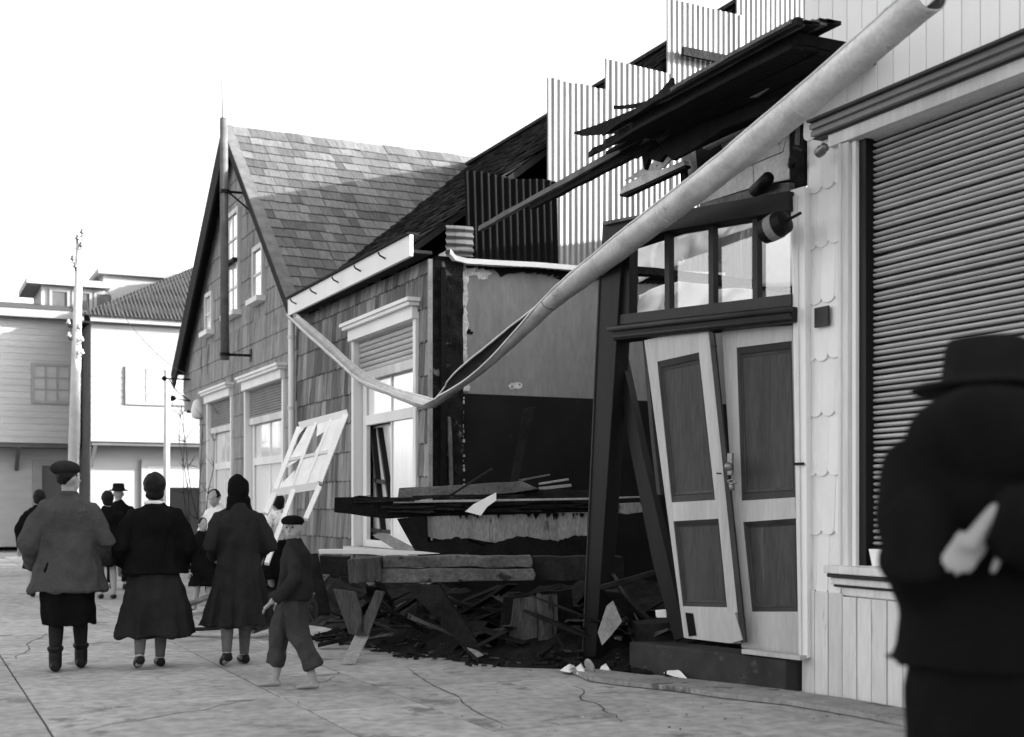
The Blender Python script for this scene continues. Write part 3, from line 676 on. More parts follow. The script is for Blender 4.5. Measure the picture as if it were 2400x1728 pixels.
# roller shutter slats
pt = .0415; zz = shZ0+.14; sm = None
while zz < shZ1-.01:
    if sm is None:
        b = MB(); pr = [(.055, .0), (.034, pt*.03), (.022, pt*.2), (.018, pt*.36), (.022, pt*.5), (.034, pt*.62), (.055, pt*.66)]
        vs = []; 
        for x_, z_ in pr: vs += [Vector((x_, 0, z_)), Vector((x_, shY1-shY0-.06, z_))]
        fs = [(2*i, 2*i+1, 2*i+3, 2*i+2) for i in range(len(pr)-1)]; b.add(vs, fs); sm = b.mesh('shutter_slat', Vector((0, 0, 0)), True); sm.materials.append(M['slat'])
    o = bpy.data.objects.new('shutter_slat', sm); COL.objects.link(o); o.parent = rs; o.location = Vector((WX+.06+random.uniform(-.003, .002), shY0+.03, zz+random.uniform(-.0025, .0025)))-ORG[rs]; o.rotation_euler = (random.gauss(0, .0008), 0, random.gauss(0, .0006)); zz += pt
pbox('slat_shade_backing', 'paint_dark', rs, WX+.122, WX+.13, shY0, shY1, shZ0, shZ1)  # dark sheet added to paint the shaded grooves between slats
pbox('shutter_guide', 'paint_dark', rs, WX+.012, WX+.12, shY1-.075, shY1-.002, shZ0, shZ1)
pbox('shutter_rail', 'paint_dark', rs, WX+.05, WX+.12, shY0, shY1-.08, shZ0, shZ0+.13)
c = atX(2036, 1287, WX+.02); MB().prism([atX(2036, 1287, WX+.0), atX(2100, 1290, WX), atX(2104, 1327, WX), atX(2044, 1327, WX)], (.06, 0, 0)).build('wooden_block', 'paper', None, 'small white block standing on the sill of the ribbed shutter', 'block')
# name plate on scallops, wall bracket
a = atX(1913, 723, WX-.03); c = atX(1945, 763, WX-.03)
pq = pbox('wall_plate', 'paint_rail', rs, WX-.05, WX-.028, c.y, a.y, c.z, a.z, bevel=.004)
a = atX(1905, 352, WX-.03)
br = MB(); br.tube([a+Vector((.0, .2, .06)), a+Vector((-.12, .05, .02)), a+Vector((-.12, -.05, -.03))], .018, 8); br.tube([a+Vector((0, .25, -.05)), a+Vector((-.12, .08, -.06))], .03, 8); br.build('iron_bracket', 'iron', rs)
MB().lathe(atX(1926, 352, WX-.14), [(.01, -.05), (.035, -.045), (.04, 0), (.03, .02), (.035, .04), (.01, .06)], 12, Matrix.Rotation(R(70), 3, 'X')).build('insulator', 'metal_dull', rs, smooth=True)

# ================================================================== DISPLACED DOORWAY
D0 = Vector((6.0, 7.7, 0)); DD = Vector((-.242, .970, 0)).normalized(); DN = Vector((-DD.y, DD.x, 0))  # DN points to the street
if DN.x > 0: DN = -DN
def dp_(px, py, off=0.0): return atP(px, py, D0+DN*off, DN)
dw = thing('shop_doorway', D0+DD*1.0, 'displaced shop doorway with dark transom frame and leaning double doors', 'doorway')
def slab(name, m, pts, off, th, parent=dw, **k):
    return MB().prism([dp_(x, y, off) for x, y in pts], DN*(-th)).build(name, m, parent, **k)
slab('left_post', 'paint_dark', [(1412, 522), (1462, 514), (1440, 880), (1395, 1540), (1364, 1540), (1392, 960), (1404, 680)], .10, .16, bevel=.006)
MB().beam(dp_(1406, 640, .105), dp_(1366, 1530, .105), .012, .012, up=DN).build('post_bead', 'paint_rail', dw)
slab('head_beam', 'paint_dark', [(1414, 526), (1538, 500), (1627, 487), (1849, 447), (1850, 493), (1564, 542), (1462, 575), (1414, 590)], .12, .2, bevel=.006)
slab('head_ledge', 'plank_grey', [(1412, 520), (1540, 496), (1540, 501), (1412, 528)], .16, .2)
slab('transom_jamb', 'paint_dark', [(1440, 560), (1476, 552), (1474, 742), (1436, 752)], .06, .1)
slab('transom_rail', 'paint_rail', [(1436, 740), (1854, 689), (1854, 716), (1430, 763)], .08, .1)
slab('transom_beam', 'paint_dark', [(1428, 764), (1854, 717), (1854, 754), (1436, 799)], .15, .2, bevel=.012)
MB().tube([dp_(1426, 772, .17), dp_(1854, 724, .17)], .022, 10).build('transom_bead', 'paint_rail', dw, smooth=True)
MB().tube([dp_(1436, 790, .16), dp_(1854, 745, .16)], .012, 8).build('transom_bead', 'paint_rail', dw, smooth=True)
for xm, yt, yb in ((1563, 545, 731), (1666, 526, 716), (1769, 508, 702)):
    slab('transom_mullion', 'paint_rail', [(xm-6, yt), (xm+5, yt-2), (xm+6, yb-1), (xm-5, yb+1)], .05, .06)
for (xa, xb, ya, yb, yc, yd) in ((1476, 1557, 560, 545, 730, 741), (1569, 1660, 543, 526, 716, 729), (1672, 1762, 525, 510, 702, 716), (1776, 1852, 506, 494, 689, 701)):
    if xa == 1476: continue
    MB().prism([dp_(xa, ya, .0), dp_(xb, yb, .0), dp_(xb, yc, .0), dp_(xa, yd, .0)], DN*-.004).build('transom_pane', 'glass', dw)
# right jamb (still upright on the shop corner)
slab('right_jamb', 'paint_white', [(1852, 446), (1885, 436), (1893, 1543), (1872, 1546), (1862, 1000)], .06, .14, bevel=.006)
slab('jamb_moulding', 'paint_pale', [(1858, 460), (1868, 458), (1878, 1540), (1872, 1541)], .075, .02)
MB().beam(dp_(1862, 1088, .08), dp_(1884, 1087, .08), .012, .02).build('hinge', 'iron', dw)
# inner leaning jamb (dark)
slab('fallen_jamb', 'paint_dark', [(1437, 806), (1450, 800), (1505, 1060), (1562, 1300), (1606, 1494), (1580, 1500), (1530, 1320), (1478, 1060)], -.02, .08)
slab('fallen_stop', 'paint_rail', [(1506, 800), (1514, 800), (1532, 1020), (1548, 1160), (1540, 1160), (1524, 1020)], .0, .04)
# door leaves
def leaf(name, label, outer, ups, los, off, panel_off=.03):
    dr = thing(name, dp_(outer[3][0], outer[3][1], off), None); dr.parent = dw; dr.location = dp_(outer[3][0], outer[3][1], off)-ORG[dw]; dr['label'] = label
    TL, TR, BR, BL = outer
    def sl(n, m, pts, o, t, **k): return MB().prism([dp_(x, y, o) for x, y in pts], DN*(-t)).build(n, m, dr, **k)
    (a, b_, c_, d_) = ups; (e, f, g_, h_) = los
    sl('stile', 'paint_door', [TL, (a[0], TL[1]+(TR[1]-TL[1])*.3), a, d_, e, h_, (h_[0]+(BL[0]-d_[0])*.0+8, BL[1]+2), BL], off, .045)
    sl('stile', 'paint_door', [(b_[0], TR[1]+3), TR, BR, (g_[0]+6, BR[1]), g_, f, c_, b_], off, .045)
    sl('top_rail', 'paint_door', [(a[0], TL[1]+(TR[1]-TL[1])*.3), (b_[0], TR[1]+3), b_, a], off-.002, .04)
    sl('lock_rail', 'paint_door', [d_, c_, f, e], off-.002, .04)
    sl('bottom_rail', 'paint_door', [h_, g_, (g_[0]+6, BR[1]), (h_[0]+8, BL[1]+2)], off-.002, .04)
    for q in (ups, los):
        sl('panel', 'door_panel', q, off-panel_off, .01)
        q3 = [dp_(x, y, off-.004) for x, y in q]; cen = sum(q3, Vector())/4
        for i in range(4):
            p0, p1 = q3[i], q3[(i+1) % 4]; i0 = p0.lerp(cen, .09); i1 = p1.lerp(cen, .09)
            MB().prism([p0, p1, i1-DN*.012, i0-DN*.012], DN*-.012).build('panel_moulding', 'paint_rail', dr)
            j0 = p0.lerp(cen, .1)-DN*.014; j1 = p1.lerp(cen, .1)-DN*.014; k0 = p0.lerp(cen, .14)-DN*.022; k1 = p1.lerp(cen, .14)-DN*.022
            MB().prism([j0, j1, k1, k0], DN*-.005).build('panel_moulding', 'door_panel', dr)
    return dr
L1 = leaf('door', 'left leaf knocked askew and torn at its foot', [(1510, 798), (1660, 775), (1738, 1508), (1603, 1494)],
     [(1540, 848), (1638, 826), (1676, 1172), (1574, 1178)], [(1578, 1222), (1684, 1216), (1704, 1424), (1600, 1421)], .1)
L2 = leaf('door', 'right leaf hanging nearly straight', [(1692, 776), (1857, 760), (1872, 1534), (1738, 1518)],
     [(1726, 815), (1856, 799), (1864, 1166), (1738, 1174)], [(1741, 1224), (1867, 1215), (1871, 1434), (1762, 1434)], .02)
# torn lower corner of the left leaf
MB().prism([dp_(1606, 1436, .104), dp_(1624, 1438, .104), dp_(1632, 1490, .104), dp_(1614, 1492, .104)], DN*-.003).build('torn_gap', 'interior', L1)
MB().prism([dp_(1700, 1440, .14), dp_(1722, 1436, .14), dp_(1740, 1500, .14), dp_(1712, 1508, .14)], DN*-.04).build('loose_block', 'paint_door', L1)
# astragal + lock
MB().prism([dp_(1662, 780, .13), dp_(1672, 780, .13), dp_(1748, 1506, .13), dp_(1736, 1508, .13)], DN*-.02).build('meeting_bead', 'paint_rail', L1)
lk = dp_(1712, 1090, .14)
MB().box(lk.x-.012, lk.x+.012, lk.y-.03, lk.y+.03, lk.z-.08, lk.z+.09).build('lock_plate', 'metal_dull', L2, bevel=.006)
MB().ball(dp_(1708, 1094, .2), .035).tube([dp_(1711, 1094, .14), dp_(1708, 1094, .2)], .014, 8).build('door_knob', 'metal_dull', L2, smooth=True)
MB().tube([dp_(1706, 1128, .17), dp_(1714, 1134, .18), dp_(1726, 1132, .17), dp_(1718, 1124, .16), dp_(1706, 1128, .17)], .009, 8).tube([dp_(1714, 1134, .17), dp_(1716, 1150, .17)], .02, 8).build('padlock', 'metal_dull', L2, smooth=True)
MB().beam(dp_(1680, 1110, .15), dp_(1690, 1110, .15), .01, .012).build('nail', 'iron', L1); MB().beam(dp_(1668, 812, .15), dp_(1680, 812, .15), .01, .012).build('nail', 'iron', L1)
# plinth under the doors
b = MB(); g0 = D0-DD*.02; g1 = D0+DD*1.62
MB().prism([g0+DN*.12+Vector((0, 0, -.05)), g1+DN*.12+Vector((0, 0, -.05)), g1-DN*.2+Vector((0, 0, -.05)), g0-DN*.2+Vector((0, 0, -.05))], (0, 0, .29)).build('concrete_step', 'plinth', dw, bevel=.015)
slab('threshold', 'paint_door', [(1738, 1521), (1874, 1538), (1874, 1548), (1738, 1532)], .14, .1)
# cement strip along the foot of the wall
st = [atZ(x, y, .03) for x, y in ((1330, 1566), (1410, 1572), (1500, 1583), (1600, 1592), (1760, 1609), (1860, 1622), (1990, 1640), (2150, 1668), (2150, 1700), (2040, 1676), (1960, 1662), (1850, 1644), (1700, 1628), (1600, 1614), (1500, 1603), (1440, 1597), (1380, 1588))]
MB().prism([Vector((p.x, p.y, .004)) for p in st], (0, 0, .035)).build('cement_strip', 'cement', pv)

# wall remnant above the doorway
wr = thing('wall_remnant', (WX+.1, 8.6, 3.9), 'patched grey sheathing left hanging between eave and door frame', 'wall piece')
def onX(X, pts): return [atX(x, y, X) for x, y in pts]
for i, pts in enumerate(([(1648, 400), (1762, 348), (1764, 386), (1650, 428)], [(1650, 430), (1764, 388), (1766, 438), (1640, 478)], [(1766, 386), (1836, 357), (1848, 300), (1850, 420), (1768, 436)],
                         [(1764, 348), (1848, 296), (1834, 355), (1765, 384)], [(1690, 340), (1790, 290), (1840, 270), (1846, 294), (1700, 372)])):
    MB().prism(onX(WX+.08+.004*i, pts), (.03, 0, 0)).build('sheathing_panel', 'plaster_bright', wr)
for pts, m_ in (([(1598, 356), (1618, 348), (1626, 424), (1606, 430)], 'pale_board'), ([(1640, 340), (1800, 262), (1806, 274), (1650, 350)], 'pale_board'), ([(1655, 322), (1742, 272), (1748, 284), (1664, 334)], 'pale_board'),
                ([(1850, 270), (1884, 258), (1886, 432), (1852, 444)], 'char'), ([(1866, 270), (1876, 266), (1874, 340), (1862, 344)], 'plank_grey')):
    MB().prism(onX(WX+.05, pts), (.05, 0, 0)).build('stud' if m_ != 'char' else 'recess_shade_strip', m_, wr)  # black corner strip stands for the shaded recess beside the jamb
MB().prism(onX(WX+.16, [(1600, 300), (1850, 200), (1860, 460), (1600, 480)]), (.03, 0, 0)).build('charred_backing', 'char', wr)
a0 = atX(1770, 447, WX); a1 = atX(1800, 418, WX-.12)
MB().tube([a0, a1], .05, 12).build('pipe_stub', 'iron', wr, smooth=True)
MB().prism(onX(WX+.0, [(1640, 478), (1700, 462), (1760, 444), (1800, 432), (1850, 428), (1850, 447), (1640, 486)]), (.05, 0, 0)).build('bottom_plate', 'plank_grey', wr)
# torn light board + splinters under the eave
MB().prism(onX(5.9, [(1450, 457), (1462, 436), (1520, 402), (1560, 395), (1602, 376), (1604, 388), (1540, 418)]), (.05, 0, 0)).build('torn_board', 'pale_board', None, 'pale splintered board with ragged end hanging below the eave', 'board')
MB().prism(onX(5.88, [(1450, 459), (1604, 387), (1606, 393), (1460, 462)]), (.06, 0, 0)).build('split_batten', 'char', None, 'thin charred batten hanging along the pale splintered board', 'batten')
MB().prism(onX(5.92, [(1462, 424), (1500, 398), (1556, 366), (1572, 372), (1556, 392), (1500, 412)]), (.02, 0, 0)).build('torn_paper', 'plaster_torn', None, 'torn pale lining scrap above the splintered board', 'scrap')
MB().prism(onX(5.95, [(1594, 388), (1604, 384), (1610, 452), (1596, 470)]), (.03, 0, 0)).build('dark_stud', 'char', None, 'short charred stud hanging right of the splintered board', 'stud')

# ================================================================== BROKEN EAVE
be = thing('broken_eave', (5.7, 8.4, 4.45), 'charred broken eave boards jutting out above the doorway', 'eave')
def rag_board(X, z, y0, y1, wd, th_, tip, m='char', sag=0.0, parent=be, name='eave_board', tx=0.0):
    b = MB(); n = 12; vs = []; fs = []
    for i in range(n+1):
        t = i/n; y = y0+(y1-y0)*t
        half = wd/2*(1 if t < tip else max(.03, 1-(t-tip)/(1-tip)+.25*random.uniform(-1, 1)*(1 if t < 1 else 0)))
        cx = X+tx*t+(random.uniform(-.01, .01) if t > tip else 0)-wd*.2*(t-tip if t > tip else 0); zz = z-sag*t*t+random.uniform(-.004, .004)
        for a, c in ((-1, -1), (1, -1), (1, 1), (-1, 1)): vs.append(Vector((cx+a*half, y, zz+c*th_/2)))
    for i in range(n):
        for k in range(4): fs.append((4*i+k, 4*i+(k+1) % 4, 4*i+4+(k+1) % 4, 4*i+4+k))
    fs += [(3,2,1,0), tuple(4*n+k for k in range(4))]
    return b.add(vs, fs).build(name, m, parent)
for i in range(7): rag_board(5.37+.11*i, 4.42+.008*(i % 2), 6.85, 9.0+random.uniform(-.05, .65), .105, .03, .78, 'char', .02)
for i in range(6): rag_board(5.29+.06*i, 4.535+.012*i, 6.75, 8.7+random.uniform(-.1, .8), .12, .025, .7, ('plank_grey', 'char', 'plank_dark')[i % 3], .03, name='roof_board')
rag_board(5.27, 4.53, 6.7, 9.0, .05, .05, .8, 'plank_dark', .02, name='roof_board')
rag_board(5.45, 4.5, 8.4, 9.85, .12, .05, .35, 'char', .05, name='splinter'); rag_board(5.6, 4.46, 8.3, 10.1, .1, .04, .4, 'char', .06, name='splinter')
rag_board(5.35, 4.54, 8.2, 9.25, .06, .03, .2, 'char', -.15, name='splinter')
MB().box(5.36, 6.04, 6.85, 8.9, 4.44, 4.52).build('rafter_fill', 'char', be)
# ragged hanging lining
for pts in ([(1500, 345), (1560, 300), (1640, 290), (1830, 225), (1800, 262), (1700, 300), (1620, 352), (1575, 376), (1560, 360), (1545, 380), (1520, 372), (1510, 398)], [(1340, 312), (1400, 292), (1500, 250), (1560, 220), (1540, 268), (1470, 295), (1440, 312), (1360, 318)]):
    MB().prism(onX(5.7, pts), (.04, 0, 0)).build('hanging_lining', 'char', be)
MB().prism(onX(5.66, [(1536, 226), (1574, 182), (1578, 232), (1560, 250)]), (.03, 0, 0)).build('splinter', 'char', be)
MB().prism(onX(5.64, [(1480, 368), (1512, 345), (1516, 356), (1486, 372)]), (.03, 0, 0)).build('splinter', 'plank_dark', be)
bt0 = atX(1126, 536, 5.55); bt1 = atX(1520, 318, 5.6)
MB().beam(bt0, bt1, .055, .05, seg=10, jit=.004).build('long_batten', 'barge', be)
MB().beam(bt0.lerp(bt1, .35)+Vector((.03, 0, -.045)), bt1+Vector((.05, 0, -.06)), .05, .06, seg=8, jit=.006).build('charred_batten', 'char', be)
# pale gap in the soffit
MB().prism(onX(5.68, [(1742, 230), (1772, 212), (1776, 180), (1800, 176), (1800, 208), (1772, 228)]), (.01, 0, 0)).build('torn_paper', 'plank_pale', be)

# ================================================================== FALLEN GUTTER
gp = [((684, 738), 20.6), ((760, 805), 19.0), ((845, 880), 17.2), ((900, 908), 15.9), ((955, 928), 14.8), ((998, 942), 14.1), ((1010, 941), 13.95), ((1060, 900), 13.3), ((1130, 845), 12.75), ((1215, 768), 12.2), ((1290, 700), 11.75), ((1400, 616), 10.95), ((1550, 500), 10.0), ((1700, 385), 9.2), ((1850, 262), 8.5), ((2020, 118), 7.8), ((2180, -20), 7.2)]
cpts = [atD(x, y, d) for (x, y), d in gp]
path = smoothcurve(cpts[:6], 4)+smoothcurve(cpts[6:], 10)
b = MB(); vs = []; fs = []; n = 16; mI = len(path)
lens = [0]
for i in range(1, mI): lens.append(lens[-1]+(path[i]-path[i-1]).length)
ibend = 21
for i, p in enumerate(path):
    d = (path[min(i+1, mI-1)]-path[max(i-1, 0)]).normalized()
    up = Vector((0, 0, 1)); up = (up-d*d.dot(up)).normalized(); sd = d.cross(up).normalized()
    t = lens[i]/lens[-1]
    # twist: the trough opens towards the viewer near the kink, upwards elsewhere
    k = math.exp(-((lens[i]-lens[ibend]-1.2)/1.5)**2) if i >= ibend else math.exp(-((lens[i]-lens[ibend])/1.6)**2)*.2
    tw = R(-75)*k; r = .1+.012*min(1, max(0, (lens[i]-lens[ibend]-.3)/4.5))
    flat = 1-.3*math.exp(-((lens[i]-lens[ibend])/.5)**2)
    if i < ibend: r = .085+.02*abs(math.sin(lens[i]*1.1)); flat = .75
    arc = R(205) if i > ibend+6 else R(190)
    wob = .0
    for j in range(n+1):
        a = math.pi*1.5-arc/2+arc*j/n+tw
        dr_ = sd*math.cos(a)+up*math.sin(a)*flat; vs.append(p+dr_*(r+.008*noise.noise(p*2.3+dr_*1.5)+.005*noise.noise(p*8+dr_*3)))
for i in range(mI-1):
    for j in range(n): q = i*(n+1)+j; fs.append((q, q+1, q+n+2, q+n+1))
b.add(vs, fs)
gt = b.build('fallen_gutter', 'galv', None, 'long bent half round metal gutter sagging across the ruin front', 'gutter', smooth=True)
sm_ = gt.modifiers.new('thick', 'SOLIDIFY'); sm_.thickness = .006; sm_.offset = 0
ORG[gt] = Vector(gt.location)
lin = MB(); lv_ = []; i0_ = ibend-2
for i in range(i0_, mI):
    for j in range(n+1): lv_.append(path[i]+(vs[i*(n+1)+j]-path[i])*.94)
lin.add(lv_, [(q, q+n+1, q+n+2, q+1) for i in range(mI-i0_-1) for q in range(i*(n+1), i*(n+1)+n)]); lin.build('dark_lining', 'gutter_inside', gt, smooth=True)  # dark inner skin set just inside the trough
for side in (0, n):
    lp = [vs[i*(n+1)+side] for i in range(mI)]
    MB().tube(lp, .011, 8).build('rolled_lip', 'galv', gt, smooth=True)
for xx_, dd_ in ((1560, 9.95), (1880, 8.35)):
    jj = min(range(mI), key=lambda i: (path[i]-atD(xx_, 1000-.7*xx_+590, dd_)).length)
    MB().tube([Vector(vs[jj*(n+1)+j]) for j in range(n+1)]+[Vector(vs[jj*(n+1)])], .007, 6).build('strap', 'galv', gt)
js = min(range(mI), key=lambda i: (path[i]-atD(1290, 700, 11.75)).length)
MB().tube([Vector(vs[js*(n+1)+j]) for j in range(n+1)], .006, 6).build('seam', 'iron', gt)

# ================================================================== things seen through the transom
def crumple(name, pts, Y, label, cat, m='paper', amp=.06):
    c = [atY(x, y, Y) for x, y in pts]; b = MB(); vs = []; fs = []; n = 14
    for j in range(n+1):
        for i in range(n+1):
            u, v = i/n, j/n; p = (c[0].lerp(c[1], u)).lerp(c[3].lerp(c[2], u), v)
            p.y += amp*math.sin(u*7+v*4+len(label))+amp*noise.noise(p*5); vs.append(p)
    for j in range(n):
        for i in range(n): q = j*(n+1)+i; fs.append((q, q+1, q+n+2, q+n+1))
    o = b.add(vs, fs).build(name, m, None, label, cat, smooth=True); s_ = o.modifiers.new('thick', 'SOLIDIFY'); s_.thickness = .004; return o
crumple('hanging_cloth', [(1488, 570), (1566, 530), (1566, 630), (1492, 664)], 12.6, 'white torn cloth hanging behind the leftmost transom pane', 'cloth')
crumple('hanging_cloth', [(1565, 545), (1672, 520), (1664, 588), (1574, 628)], 12.2, 'white creased cloth hanging high behind the second transom pane', 'cloth')
crumple('hanging_cloth', [(1660, 530), (1740, 520), (1700, 625), (1672, 612)], 12.4, 'narrow creased cloth tapering behind the third transom pane', 'cloth', 'plaster')
crumple('hanging_cloth', [(1670, 528), (1768, 508), (1768, 532), (1676, 562)], 11.9, 'white cloth strip across the top of the third transom pane', 'cloth')
crumple('hanging_cloth', [(1492, 694), (1562, 664), (1562, 740), (1490, 748)], 12.7, 'white cloth low behind the leftmost transom pane', 'cloth')
crumple('hanging_cloth', [(1566, 668), (1668, 634), (1664, 726), (1566, 740)], 12.3, 'white folded cloth low behind the second transom pane', 'cloth')
crumple('hanging_cloth', [(1672, 680), (1764, 672), (1764, 718), (1672, 728)], 12.5, 'pale patched cloth low behind the third transom pane', 'cloth')
crumple('hanging_cloth', [(1772, 500), (1862, 480), (1862, 672), (1772, 672)], 12.0, 'plain white sheet behind the rightmost transom pane', 'cloth', amp=.02)
a0 = atY(1480, 634, 11.5); a1 = atY(1772, 668, 11.5)
MB().beam(a0, a1, .12, .085, seg=6, jit=.01).build('fallen_joist', 'char', None, 'charred joist lying crosswise behind the transom panes', 'joist')
# banded drum
dc = dp_(1816, 532, .3); dax = (dp_(1852, 512, .3)-dp_(1785, 548, .3)).normalized(); q = dax.to_track_quat('Z', 'Y').to_matrix()
drm = thing('hanging_drum', dc, 'dark banded drum shaped lantern hanging tilted at transom corner', 'lantern')
MB().lathe(dc, [(.03, -.11), (.085, -.105), (.095, -.04)], 18, q).build('lower_band', 'iron', drm, smooth=False)
MB().lathe(dc, [(.095, -.039), (.098, .03)], 18, q).build('middle_band', 'plaster', drm)
MB().lathe(dc, [(.095, .031), (.085, .1), (.03, .112)], 18, q).build('upper_band', 'iron', drm)
MB().tube([dc+dax*.1, dc+dax*.24], .012, 8).build('rod', 'iron', drm)

# ================================================================== DEBRIS
def prsm(name, m, pts, d, th_, label, cat='debris', d2=None, bev=.006, jit=0):
    """outline at depth d (left) .. d2 (right), real thickness going away from the street"""
    d2 = d2 or d; x0 = min(p[0] for p in pts); x1 = max(p[0] for p in pts)
    v = [atD(x, y, d+(d2-d)*(x-x0)/max(1, x1-x0)) for x, y in pts]
    if jit:
        out = []
        for i in range(len(v)):
            a, c = v[i], v[(i+1) % len(v)]; k = max(1, int((c-a).length/.12))
            for j in range(k):
                p = a.lerp(c, j/k); out.append(p+Vector((0, 0, random.uniform(-jit, jit))) if j else p)
        v = out
    return MB().prism(v, FW*th_).build(name, m, None, label, cat, bevel=bev)
# leaning sash window
sp0 = atD(700, 1000, 14.8); 
shp = thing('leaning_window', atD(640, 1325, 14.0), 'white glazed window sash with broken panes leaning against the shingled wall', 'window sash')
P_ = lambda x, y, o=0: atD(x, y, 13.6+(1325-y)/330*1.4-o)
def sash_bar(x0, y0, x1, y1, wd, name, m='paint_white'):
    MB().beam(P_(x0, y0), P_(x1, y1), wd, .045, up=FW).build(name, m, shp)
def Q(u, v):  # u across 0..1, v down 0..1 (top .. bottom rail)
    tl, tr, br_, bl = Vector((703, 997)), Vector((812, 968)), Vector((746, 1138)), Vector((643, 1155)); p = tl.lerp(tr, u).lerp(bl.lerp(br_, u), v); return p.x, p.y
def qbar(u0, v0, u1, v1, wd, n): a = Q(u0, v0); c = Q(u1, v1); sash_bar(a[0], a[1], c[0], c[1], wd, n)
qbar(-.02, 0, 1.02, 0, .075, 'top_rail'); qbar(-.02, 1, 1.02, 1, .085, 'lock_rail'); qbar(0, .04, 0, .96, .05, 'stile'); qbar(1, .04, 1, .96, .06, 'stile'); qbar(0, .52, 1, .52, .035, 'glazing_bar')
for u in (.36, .68): qbar(u, .04, u, .96, .025, 'glazing_bar')
sash_bar(643, 1158, 622, 1205, .06, 'stile'); sash_bar(688, 1150, 625, 1322, .05, 'glazing_bar'); sash_bar(748, 1142, 716, 1218, .055, 'stile')
def shard(uv, m='curtain_sky'):
    MB().prism([P_(*Q(u, v), -.01) for u, v in uv], FW*.005).build('pane', m, shp)
shard([(.7, .05), (.98, .05), (.98, .5), (.7, .5)]); shard([(.7, .55), (.98, .55), (.98, .96), (.7, .96)]); shard([(.38, .55), (.66, .55), (.66, .96), (.38, .96)])
shard([(.2, .05), (.34, .05), (.34, .5), (.06, .5)]); shard([(.4, .05), (.66, .05), (.66, .2), (.5, .25)]); shard([(.6, .5), (.66, .3), (.66, .5)]); shard([(.04, .96), (.34, .96), (.3, .7), (.12, .85)]); shard([(.02, .05), (.14, .05), (.03, .2)]); shard([(.04, .55), (.3, .55), (.06, .64)])

DB = 12.3
prsm('charred_slab', 'char', [(784, 1166), (865, 1164), (932, 1174), (1050, 1179), (1200, 1178), (1380, 1176), (1380, 1200), (1200, 1206), (1008, 1212), (905, 1216), (859, 1211), (783, 1201)], 12.6, 1.4, 'wide charred roof slab lying level on top of the wreckage', 'slab', jit=.006)
def fringe(parent, x0, x1, y, d, dep, n, m='char'):
    b = MB()
    for i in range(n):
        a = x0+(x1-x0)*random.random(); w_ = random.uniform(3, 16); h_ = random.uniform(3, dep)
        p = [atD(a, y-3, d-random.uniform(0, .06)), atD(a+w_, y-3, d-.03), atD(a+w_*random.uniform(.2, .8), y+h_, d-random.uniform(-.02, .05))]
        b.prism(p, FW*.015)
    b.build('torn_fringe', m, parent, kind='stuff')
sl1 = bpy.data.objects['charred_slab']; fringe(sl1, 1010, 1375, 1206, 12.6, 14, 22)
b = MB()
for i in range(60):
    a = random.uniform(800, 1360); L_ = random.uniform(30, 150); yy = random.uniform(1162, 1200)
    b.beam(atD(a, yy, 12.55), atD(a+L_, yy+random.uniform(-6, 4), 12.55-random.uniform(0, .1)), random.uniform(.02, .06), random.uniform(.006, .02), seg=3, jit=.005)
b.build('split_layers', 'plank_dark', sl1, kind='stuff')
prsm('edge_board', 'plank_pale', [(922, 1174), (1384, 1167), (1505, 1163), (1505, 1167), (1384, 1172), (922, 1180)], 12.5, .06, 'long thin pale batten along the front of charred slab', 'batten', 12.2)
prsm('grey_plank', 'plank_grey', [(935, 1144), (1100, 1136), (1223, 1128), (1262, 1146), (1200, 1156), (1057, 1163), (932, 1168)], 12.8, .25, 'grey rough plank lying along the top of the wreckage', 'plank', jit=.004)
MB().beam(atD(1057, 1160, 12.5), atD(1153, 1100, 12.9), .02, .02, seg=5, jit=.003).build('stick', 'plank_dark', None, 'thin dark stick poking up from the wreckage top', 'stick')
for pts, m_, lb in (([(1216, 1124), (1289, 1111), (1290, 1114), (1218, 1129)], 'plank_grey', 'thin slat, uppermost on the wreckage near the leaning post'), ([(1262, 1132), (1332, 1121), (1334, 1126), (1264, 1137)], 'plank_pale', 'short pale slat, middle one of three near the leaning post'), ([(1262, 1142), (1338, 1134), (1340, 1141), (1264, 1150)], 'plank_pale', 'short pale slat, lowest of three near the leaning post')):
    prsm('slat', m_, pts, 12.9, .12, lb, 'slat', bev=.003)
prsm('dark_heap_board', 'plank_dark', [(1180, 1150), (1262, 1146), (1390, 1150), (1395, 1168), (1170, 1170)], 12.9, .6, 'dark board under the three slats on the wreckage', 'board', jit=.006)
prsm('paper_scrap', 'paper', [(1090, 1199), (1110, 1182), (1163, 1154), (1163, 1173), (1142, 1188), (1127, 1209)], 12.35, .01, 'white folded scrap draped over the edge of charred slab', 'scrap', bev=0)
prsm('concrete_lintel', 'concrete_slab', [(991, 1210), (1100, 1207), (1378, 1200), (1376, 1270), (1300, 1276), (1240, 1268), (1166, 1274), (1100, 1262), (1040, 1268), (994, 1256)], 12.6, .5, 'pale grey concrete slab block under the charred slab', 'concrete block', jit=.01)
prsm('concrete_chunk', 'concrete_slab', [(1405, 1182), (1500, 1178), (1510, 1200), (1470, 1206), (1440, 1202), (1408, 1204)], 12.3, .4, 'broken concrete edge right of the leaning dark post', 'concrete block', jit=.008)
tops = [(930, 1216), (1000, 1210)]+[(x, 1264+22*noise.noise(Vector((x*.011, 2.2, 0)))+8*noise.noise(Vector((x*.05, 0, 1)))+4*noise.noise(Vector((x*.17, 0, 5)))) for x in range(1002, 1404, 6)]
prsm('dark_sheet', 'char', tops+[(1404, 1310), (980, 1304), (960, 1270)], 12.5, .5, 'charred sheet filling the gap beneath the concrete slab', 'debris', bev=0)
prsm('white_board', 'paint_white', [(746, 1288), (850, 1287), (985, 1293), (1030, 1298), (985, 1300), (748, 1298)], 12.4, .1, 'white painted board lying on top of the heavy beam', 'board', bev=.003)
